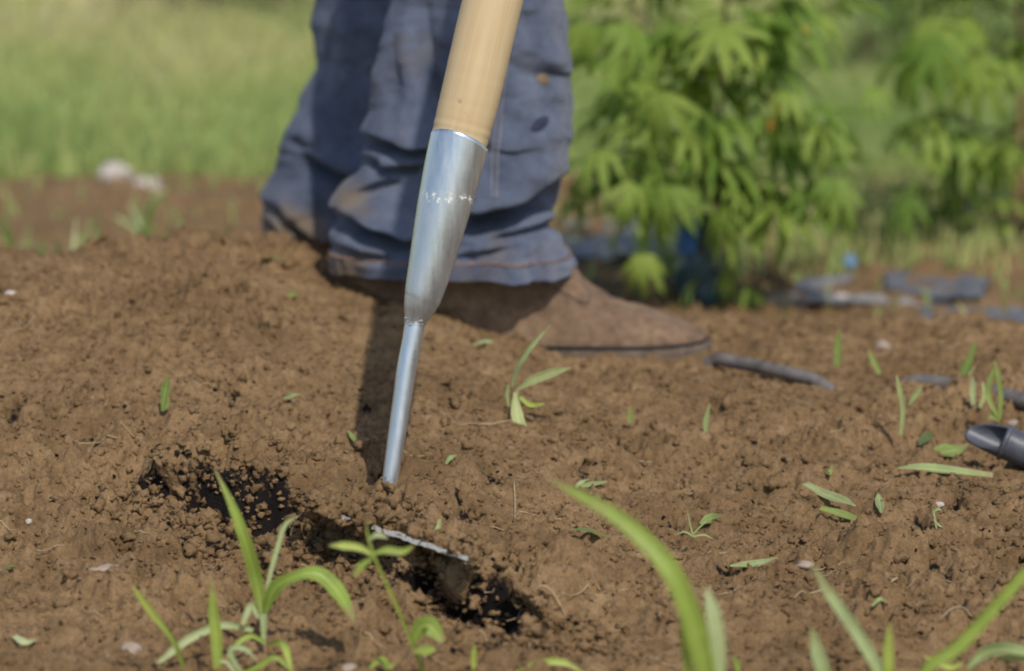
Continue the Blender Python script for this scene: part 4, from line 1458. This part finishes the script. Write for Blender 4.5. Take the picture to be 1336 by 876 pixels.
stone('pebble', 1226, 646, 14, 17, M['white_stone'], 'small white pebble on the bed below the pipe end', 3)
stone('pebble', 1051, 714, 30, 14, M['stone'], 'pale elongated pebble right of the narrow folded leaf', 4)
stone('pebble', 15, 391, 18, 12, M['white_stone'], 'pale pebble on the mound at the left edge', 5)
stone('pebble', 37, 661, 9, 8, M['white_stone'], 'tiny white pebble on open soil at far left', 6)
stone('pebble', 170, 830, 30, 24, M['stone'], 'larger beige pebble in the lower left foreground', 7)
stone('pebble', 142, 836, 28, 20, M['stone'], 'brownish pebble beside the larger beige one at lower left', 8)
stone('pebble', 138, 754, 44, 12, M['stone'], 'flat pale pebble left of the thin dark stalk', 9)
stone('pebble', 1114, 546, 12, 18, M['stone'], 'small pale pebble left of the tall narrow blade', 10)
stone('pebble', 1322, 533, 20, 12, M['stone'], 'beige pebble above the grey pipe', 11)
stone('pebble', 455, 864, 26, 16, M['stone'], 'beige pebble at the bottom edge left of the tiny seedling', 12)
stone('pebble', 1152, 438, 26, 20, M['stone'], 'blurred pale pebble beyond the bed at right', 13)
stone('pebble', 1098, 386, 34, 26, M['white_stone'], 'whitish stone lying below the blue cap', 14, Y=3.3)
stone('pebble', 1020, 392, 60, 34, M['stone'], 'pinkish brown stone right of the plant foot', 15, Y=3.28)
stone('pale_stone', 150, 212, 46, 34, M['white_stone'], 'larger pale stone at the meadow edge', 16, Y=4.28)
stone('pale_stone', 188, 218, 40, 26, M['white_stone'], 'middle pale stone of the three at the meadow edge', 17, Y=4.24)
stone('pale_stone', 208, 224, 24, 16, M['stone'], 'smallest pale stone of the three at the meadow edge', 18, Y=4.20)


def twig(pts, r, label, mat=M['straw'], name='dry_straw'):
    P = np.array([hit(a, b_) for a, b_ in pts])
    P = spline(P, 12)
    z = soil_surface(P[:, 0].copy(), P[:, 1].copy())[2]
    P[:, 2] = np.polyval(np.polyfit(np.arange(12), z, 2), np.arange(12)) + .0022
    V, F = tube(P, np.interp(np.linspace(0, 1, 12), [0, .3, 1], [r * .6, r, r * .5]), 6)
    tag(ob(name, quads_to_me(name, V - P[0], F), mat, loc=tuple(P[0])), label, 'straw')


twig([(1152, 756), (1170, 748), (1186, 744)], .0008, 'pale forked straw lying in front of the dark crumbs at right')
twig([(671, 640), (672, 655), (671, 672)], .0006, 'thin upright straw right of the neck of the hoe')
twig([(610, 548), (640, 550), (668, 547)], .0006, 'thin straw left of the leaf sprig')
twig([(690, 790), (712, 778), (740, 776)], .0006, 'curved root hanging at the right end of the furrow')
twig([(1225, 804), (1250, 802), (1270, 804)], .0005, 'thin straw behind the long blade at lower right')
twig([(690, 842), (692, 820), (693, 806)], .0005, 'thin straw below the right end of the furrow')
twig([(120, 512), (132, 506), (140, 498)], .0006, 'fine straw on the mound face at left')

# ------------------------------------------------------------------ hoses, pipe, plastic sheet
def hose(pts, r, label, sink, name='drip_hose', mat=None):
    P = np.array([hit(*p) for p in pts])
    P = spline(P, 60)
    z = np.array([base_height(P[k:k + 1, 0], P[k:k + 1, 1])[0] for k in range(60)])
    P[:, 2] = z + np.interp(np.linspace(0, 1, 60), np.linspace(0, 1, len(sink)), sink)
    V, F = tube(P, np.full(60, r), 14)
    return tag(ob(name, quads_to_me(name, V - P[0], F), mat or M['hose'], loc=tuple(P[0])), label, 'hose')


hose([(900, 459), (935, 463), (990, 474), (1062, 488), (1110, 498)], .0052, 'dark drip hose on the soil by the boot toe', [-.022, -.004, -.003, -.005, -.02])
hose([(1140, 488), (1200, 494), (1270, 506), (1340, 522), (1500, 560)], .0066, 'bluish hose running out at right behind the pipe end', [-.02, -.003, -.002, -.002, -.002])
# grey pipe with an obliquely cut mouth
pc = hit(1300, 588)
d = pc[1]
A0, A1 = wp(1262, 556, d + .012), wp(1345, 592, d)
ax_ = nrm(A1 - A0)
A2 = A1 + ax_ * .25 + np.array([0, 0, .004])
PP = np.vstack([np.linspace(A0, A1, 22), np.linspace(A1, A2, 10)[1:]])
r0 = .0115
prof = np.concatenate([np.linspace(.9, 1.0, 10), np.ones(len(PP) - 10)])
mouth = np.zeros(len(PP)); mouth[:13] = np.linspace(1, 0, 13)
pipe = empty('irrigation_pipe', tuple(A0), 'grey plastic pipe with slant cut open end poking in at the right edge', 'pipe')
Tm = ax_
upv = nrm(np.array([-.2, -.75, .75]) - Tm * (np.array([-.2, -.75, .75]) @ Tm))
sdv = np.cross(Tm, upv)
seg = 32
ang = np.linspace(0, 2 * np.pi, seg, endpoint=False)
def pipe_shell(r_):
    V = []
    for i, c0 in enumerate(PP):
        for a in ang:
            upc = math.cos(a)
            p = c0 + r_ * prof[i] * (upv * upc + sdv * math.sin(a))
            p = p + Tm * mouth[i] * .017 * (upc + 1)      # upper lip cut back
            V.append(p)
    return np.array(V)
V1, V2 = pipe_shell(r0), pipe_shell(r0 - .0022)
F1 = grid_faces(len(PP), seg, True)
nv = len(V1)
j = np.arange(seg); j2 = (j + 1) % seg
rim = np.stack([j2, j, j + nv, j2 + nv], -1)
ob('pipe_body', mesh_np('pipe_body', np.vstack([V1, V2]) - A0, np.vstack([F1, F1[:, ::-1] + nv, rim])), M['pipe'], pipe)
c0 = A0 + (A1 - A0) * .60
V, F = tube(np.array([c0 - ax_ * .002, c0 - ax_ * .0012, c0 + ax_ * .0012, c0 + ax_ * .002]), np.array([.0112, .0130, .0130, .0112]), 28)
ob('collar', quads_to_me('collar', V - A0, F), M['pipe'], pipe)
c1 = A1 + ax_ * .012
V, F = tube(np.array([c1, c1 + ax_ * .001, c1 + ax_ * .03, c1 + ax_ * .031]), np.array([.0118, .0136, .0136, .0118]), 28)
ob('blue_coupling', quads_to_me('blue_coupling', V - A0, F), M['blue'], pipe)


def sheet(name, pts, label, mat, Y0, amp, seed, cat='plastic sheet'):
    """crumpled plastic lying on the ground; pts: px/py quad corners at depth from the ground"""
    q = []
    for (px, py) in pts:
        h = hit(px, py)
        q.append(h)
    q = np.array(q)
    nu, nv_ = 34, 14
    V = np.zeros((nu, nv_, 3))
    for i in range(nu):
        for jn in range(nv_):
            a, b_ = i / (nu - 1), jn / (nv_ - 1)
            p = (q[0] * (1 - a) + q[1] * a) * (1 - b_) + (q[3] * (1 - a) + q[2] * a) * b_
            V[i, jn] = p
    zz = base_height(V[..., 0].ravel(), V[..., 1].ravel()).reshape(nu, nv_)
    wv = fbm(V[..., 0] * 22, V[..., 1] * 22, 4, seed)
    rid = np.abs(fbm(V[..., 0] * 30, V[..., 1] * 16, 3, seed + 4))
    V[..., 2] = zz - .008 + amp * (wv * .5 + .5) + amp * .6 * rid
    V[..., 0] += .012 * fbm(V[..., 1] * 30, V[..., 0] * 8, 3, seed + 8)
    V[..., 1] += .02 * fbm(V[..., 0] * 20, V[..., 1] * 8, 3, seed + 9)
    o = V[0, 0].copy()
    top = (V - o).reshape(-1, 3)
    bot = top - [0, 0, .0012]
    Fa = grid_faces(nu, nv_)
    n_ = len(top)
    idx = np.arange(n_).reshape(nu, nv_)
    bd = np.concatenate([idx[:, 0], idx[-1, 1:], idx[::-1, -1][1:], idx[0, ::-1][1:-1]])
    bd2 = np.roll(bd, -1)
    F = np.vstack([Fa[:, ::-1], Fa + n_, np.stack([bd, bd2, bd2 + n_, bd + n_], -1)])
    return tag(ob(name, mesh_np(name, np.vstack([top, bot]), F), mat, loc=tuple(o)), label, cat)


sheet('plastic_film', [(735, 330), (890, 330), (885, 285), (740, 285)], 'grey plastic film on the ground between jeans and leafy plant', M['film'], 3.1, .010, 501)
sheet('plastic_film', [(1036, 392), (1118, 392), (1110, 356), (1045, 358)], 'grey violet plastic film lying below the blue cap', M['film'], 3.0, .009, 502)
sheet('plastic_film', [(1150, 376), (1285, 392), (1290, 362), (1160, 350)], 'dark slate plastic film at right before the meadow', M['film_dark'], 3.0, .010, 503)
sheet('plastic_film', [(1195, 404), (1345, 420), (1350, 400), (1210, 388)], 'dark strip of film nearest the right edge', M['film_dark'], 3.0, .007, 504)
sheet('plastic_film', [(1112, 392), (1200, 396), (1196, 380), (1116, 374)], 'whitish strip of plastic between the grey and the dark film', M['film_white'], 3.0, .008, 505)
# blue cap
q = hit(1108, 352)
prof_ = [(0, .0), (.0005, .0070), (.0015, .0078), (.006, .0075), (.007, .0066), (.0074, .0)]
P = np.array([[q[0], q[1], q[2] + .006 + z] for z, r in prof_])
V, F = tube(P + np.linspace(0, 1, 6)[:, None] * [0, -.008, 0], np.array([max(r, .0004) for z, r in prof_]), 26)
cap = tag(ob('bottle_cap', quads_to_me('bottle_cap', V - q, F), simple('faded_blue', (.13, .24, .36), .7, .3), loc=tuple(q)), 'small bright blue plastic cap lying by the grey violet film', 'cap')

# ------------------------------------------------------------------ leafy palmate plants
def palmate_leaf(droop, nl, seed):
    rr = random.Random(seed)
    Vs, Fs, off = [], [], 0
    angs = [0, 27, -27, 55, -55, 92, -92][:nl]
    lens = [1, .92, .92, .70, .70, .40, .40]
    for a, l in zip(angs, lens):
        a = math.radians(a + rr.uniform(-5, 5))
        l = l * rr.uniform(.9, 1.08)
        n_ = 8
        dr = droop * rr.uniform(.8, 1.2)
        V = []
        for i in range(n_):
            u = i / (n_ - 1)
            w = .088 * l * (math.sin(math.pi * min(1, u ** .85)) ** .8 if 0 < u < 1 else .03) * (1.0 if i % 2 else .82)
            ang_ = dr * u * 1.3
            # arc downwards
            rad = l * (math.sin(ang_) / (dr * 1.3) if dr > .05 else u)
            z = -l * ((1 - math.cos(ang_)) / (dr * 1.3) if dr > .05 else 0)
            cx_, cy_ = rad * math.sin(a), rad * math.cos(a)
            sx_, sy_ = math.cos(a), -math.sin(a)
            V += [(cx_ - sx_ * w, cy_ - sy_ * w, z + .22 * w), (cx_, cy_, z), (cx_ + sx_ * w, cy_ + sy_ * w, z + .22 * w)]
        Vs.append(np.array(V))
        Fs.append(grid_faces(n_, 3) + off)
        off += len(V)
    V, F = tube(spline([(0, -.55, .0), (0, -.25, .04), (0, 0, 0)], 4), np.array([.014, .012, .011, .009]), 4, caps=False)
    Vs.append(V); Fs.append(F + off)
    return mesh_np('leaf', np.vstack(Vs), np.vstack(Fs))


LEAVES, YLEAVES = [], []
for k, (dr, nl) in enumerate(((.35, 7), (.6, 7), (1.1, 5), (1.2, 7), (.5, 5), (.8, 7), (.35, 3), (1.0, 5))):
    m_ = palmate_leaf(dr, nl, 60 + k)
    m_.materials.append(M['hemp'])
    LEAVES.append(m_)
    y_ = m_.copy()
    y_.materials.clear(); y_.materials.append(M['yellow'])
    YLEAVES.append(y_)
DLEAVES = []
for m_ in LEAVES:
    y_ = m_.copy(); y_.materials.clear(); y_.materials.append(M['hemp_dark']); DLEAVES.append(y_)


def put_leaf(root, base, P, outdir, size, meshes, rr, label=None):
    """leaf with its petiole end at P, blade pointing along outdir"""
    o = bpy.data.objects.new('leaf', rr.choice(meshes))
    COL.objects.link(o)
    o.parent = root
    yv = Vector(outdir).normalized()
    z = Vector((rr.uniform(-.3, .3), rr.uniform(-.3, .3), 1))
    xv = yv.cross(z).normalized()
    zv = xv.cross(yv)
    Mx = Matrix((xv, yv, zv)).transposed().to_4x4() @ Matrix.Diagonal((size, size, size, 1))
    Mx.translation = Vector(P) - Vector(base) + yv * size * .55
    o.matrix_local = Mx
    if label: o['label'] = label
    return o


def leafy_plant(base, H, lean, spread, nbr, per, size, label, seed, first=.22, meshes=None, yellow=0, extra=(), group='leafy plants'):
    rr = random.Random(seed)
    meshes = meshes or LEAVES
    base = np.asarray(base, float)
    root = empty('leafy_plant', tuple(base), label, 'plant', group)
    top = base + np.array([lean[0], lean[1], H])
    SP_ = spline([base - [0, 0, .01], base + np.array([lean[0] * .2, lean[1] * .2, H * .35]), top], 24)
    V, F = tube(SP_, np.linspace(.0055, .002, 24) * (H / .5), 8)
    ob('stem', quads_to_me('stem', V - base, F), M['brown_stem'], root)
    a = rr.uniform(0, 6)
    for k in range(nbr):
        f = first + (1 - first) * (k / nbr) ** .95
        a += 2.4 + rr.uniform(-.3, .3)
        p0 = SP_[int(f * 23)]
        L = spread * (1.05 - .55 * (f - first) / (1 - first)) * rr.uniform(.75, 1.15)
        dv = np.array([math.cos(a), math.sin(a), rr.uniform(.35, .8)])
        p1 = p0 + nrm(dv) * L
        pm = (p0 + p1) / 2 + np.array([0, 0, -.08 * L])
        BP = spline([p0, pm, p1], 9)
        V, F = tube(BP, np.linspace(.0024, .0010, 9) * (H / .5), 5, caps=False)
        ob('branch', mesh_np('branch', V - base, F), M['stem'], root)
        for i in range(per):
            u = .25 + .75 * (i + .5) / per
            P = BP[min(8, int(u * 8))]
            oa = a + rr.choice((-1, 1)) * rr.uniform(.4, 1.5) if i < per - 1 else a
            od = (math.cos(oa), math.sin(oa), rr.uniform(-.6, .45))
            put_leaf(root, base, P, od, size * rr.uniform(.45, 1.15) * (1.1 - .3 * u), meshes, rr)
    for i in range(8):
        oa = i * 2.4
        put_leaf(root, base, SP_[-1 - i % 3], (math.cos(oa), math.sin(oa), rr.uniform(0, .6)), size * .55, meshes, rr)
    for (P, od, s_, ms, lb) in extra:
        put_leaf(root, base, np.array(P), od, s_, ms, rr, lb)
    return root


Y1 = 3.28
q = wp(934, 392, Y1)
b1 = np.array([q[0], Y1, gz(q[0], Y1) - .004])
ex = [(wp(862, 60, Y1 - .17), (.0, -.45, -.9), .088, [LEAVES[2]], 'large drooping leaf facing the viewer'),
      (wp(770, -20, Y1 - .10), (-.1, -.3, -.9), .07, [LEAVES[7]], None),
      (wp(838, 292, Y1 - .14), (.0, -.5, -.85), .062, [LEAVES[3]], 'pale low hanging leaf near the ground'),
      (wp(955, 320, Y1 - .03), (-.2, -.3, -.9), .045, [LEAVES[6]], None), (wp(965, 345, Y1 - .03), (.3, -.3, -.9), .042, [LEAVES[6]], None),
      (wp(930, 340, Y1 - .04), (-.5, -.3, -.5), .045, [LEAVES[6]], None),
      (wp(1000, 118, Y1 - .12), (.3, -.5, -.5), .024, [YLEAVES[6]], 'yellowed leaf'), (wp(1010, 140, Y1 - .12), (-.2, -.5, -.6), .020, [YLEAVES[6]], 'yellowed leaf'),
      (wp(1040, 28, Y1 - .10), (.3, -.5, -.3), .020, [YLEAVES[6]], 'yellowed leaf')]
for k in range(26):
    px, py = random.uniform(760, 1120), random.uniform(-10, 250)
    if (px - 940) ** 2 / 190 ** 2 + (py - 90) ** 2 / 190 ** 2 > 1: continue
    ex.append((wp(px, py, Y1 - random.uniform(.02, .13)), (random.uniform(-.6, .6), -.6, random.uniform(-.9, -.1)), random.uniform(.04, .075), LEAVES, None))
leafy_plant(b1, .46, (.01, .02), .158, 18, 10, .092, 'bushy leafy plant with finger-like leaves behind the boot toe', 21, first=.37, extra=ex)
Y2 = 3.75
q = wp(1328, 352, Y2)
b2_ = np.array([q[0], Y2, gz(q[0], Y2)])
ex = [(wp(1190, 10, Y2 - .1), (-.05, -.5, -.9), .10, [LEAVES[2]], None), (wp(1250, 5, Y2 - .12), (-.4, -.4, -.6), .09, LEAVES, None), (wp(1225, -30, Y2 - .1), (-.2, -.4, -.8), .10, LEAVES, None),
      (wp(1290, 30, Y2 - .1), (-.2, -.4, -.8), .09, LEAVES, None)]
leafy_plant(b2_, .52, (-.02, 0), .16, 17, 9, .092, 'leafy plant cut by the right edge of the picture', 22, first=.1, extra=ex)
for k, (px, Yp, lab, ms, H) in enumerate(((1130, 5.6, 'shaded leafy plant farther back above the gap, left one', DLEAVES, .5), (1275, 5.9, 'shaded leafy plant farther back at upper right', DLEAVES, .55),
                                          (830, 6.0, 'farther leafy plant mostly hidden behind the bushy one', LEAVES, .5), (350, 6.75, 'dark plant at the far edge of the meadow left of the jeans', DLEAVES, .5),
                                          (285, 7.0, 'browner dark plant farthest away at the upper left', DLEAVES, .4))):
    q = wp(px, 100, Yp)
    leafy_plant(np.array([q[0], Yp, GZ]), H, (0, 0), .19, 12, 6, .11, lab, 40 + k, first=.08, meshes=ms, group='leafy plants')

# plastic wrapped round the foot of the bushy plant
def wrap(name, px, py0, py1, rpx, Y, mat, label, seed, cat):
    p0, p1 = wp(px, py1, Y), wp(px, py0, Y)
    n_, sg = 26, 36
    P = spline([p0, (p0 + p1) / 2, p1], n_)
    V, F = tube(P, np.full(n_, rpx * Y / FPX) * (1 + .10 * np.sin(np.linspace(0, 5, n_))), sg, caps=False)
    ctr = np.repeat(P, sg, axis=0)
    dsp = .006 * fbm(V[:, 0] * 70, V[:, 2] * 50 + V[:, 1] * 60, 4, seed)
    V = V + nrm(V - ctr) * dsp[:, None]
    V2 = V + nrm(ctr - V) * .0008
    nv = len(V)
    last = (n_ - 1) * sg
    j = np.arange(sg); j2 = (j + 1) % sg
    F = np.vstack([F, F[:, ::-1] + nv, np.stack([last + j, last + j2, last + j2 + nv, last + j + nv], -1)])
    return tag(ob(name, mesh_np(name, np.vstack([V, V2]) - p0, F), mat, loc=tuple(p0)), label, cat)


wrap('plastic_wrap', 912, 285, 395, 26, Y1 - .012, M['teal'], 'crumpled dark blue green plastic round the foot of the bushy plant', 601, 'plastic wrap')
wrap('blue_plastic_strip', 898, 284, 330, 12, Y1 - .045, M['blue'], 'bright blue plastic strip on the wrap at the plant foot', 602, 'plastic strip')
wrap('dark_gap_band', 926, 214, 264, 20, Y1 - .03, M['gap_black'], 'black tie added for the dark gap round the stem above the blue plastic', 603, 'band')  # black band added to stand in for a dark gap at the stem
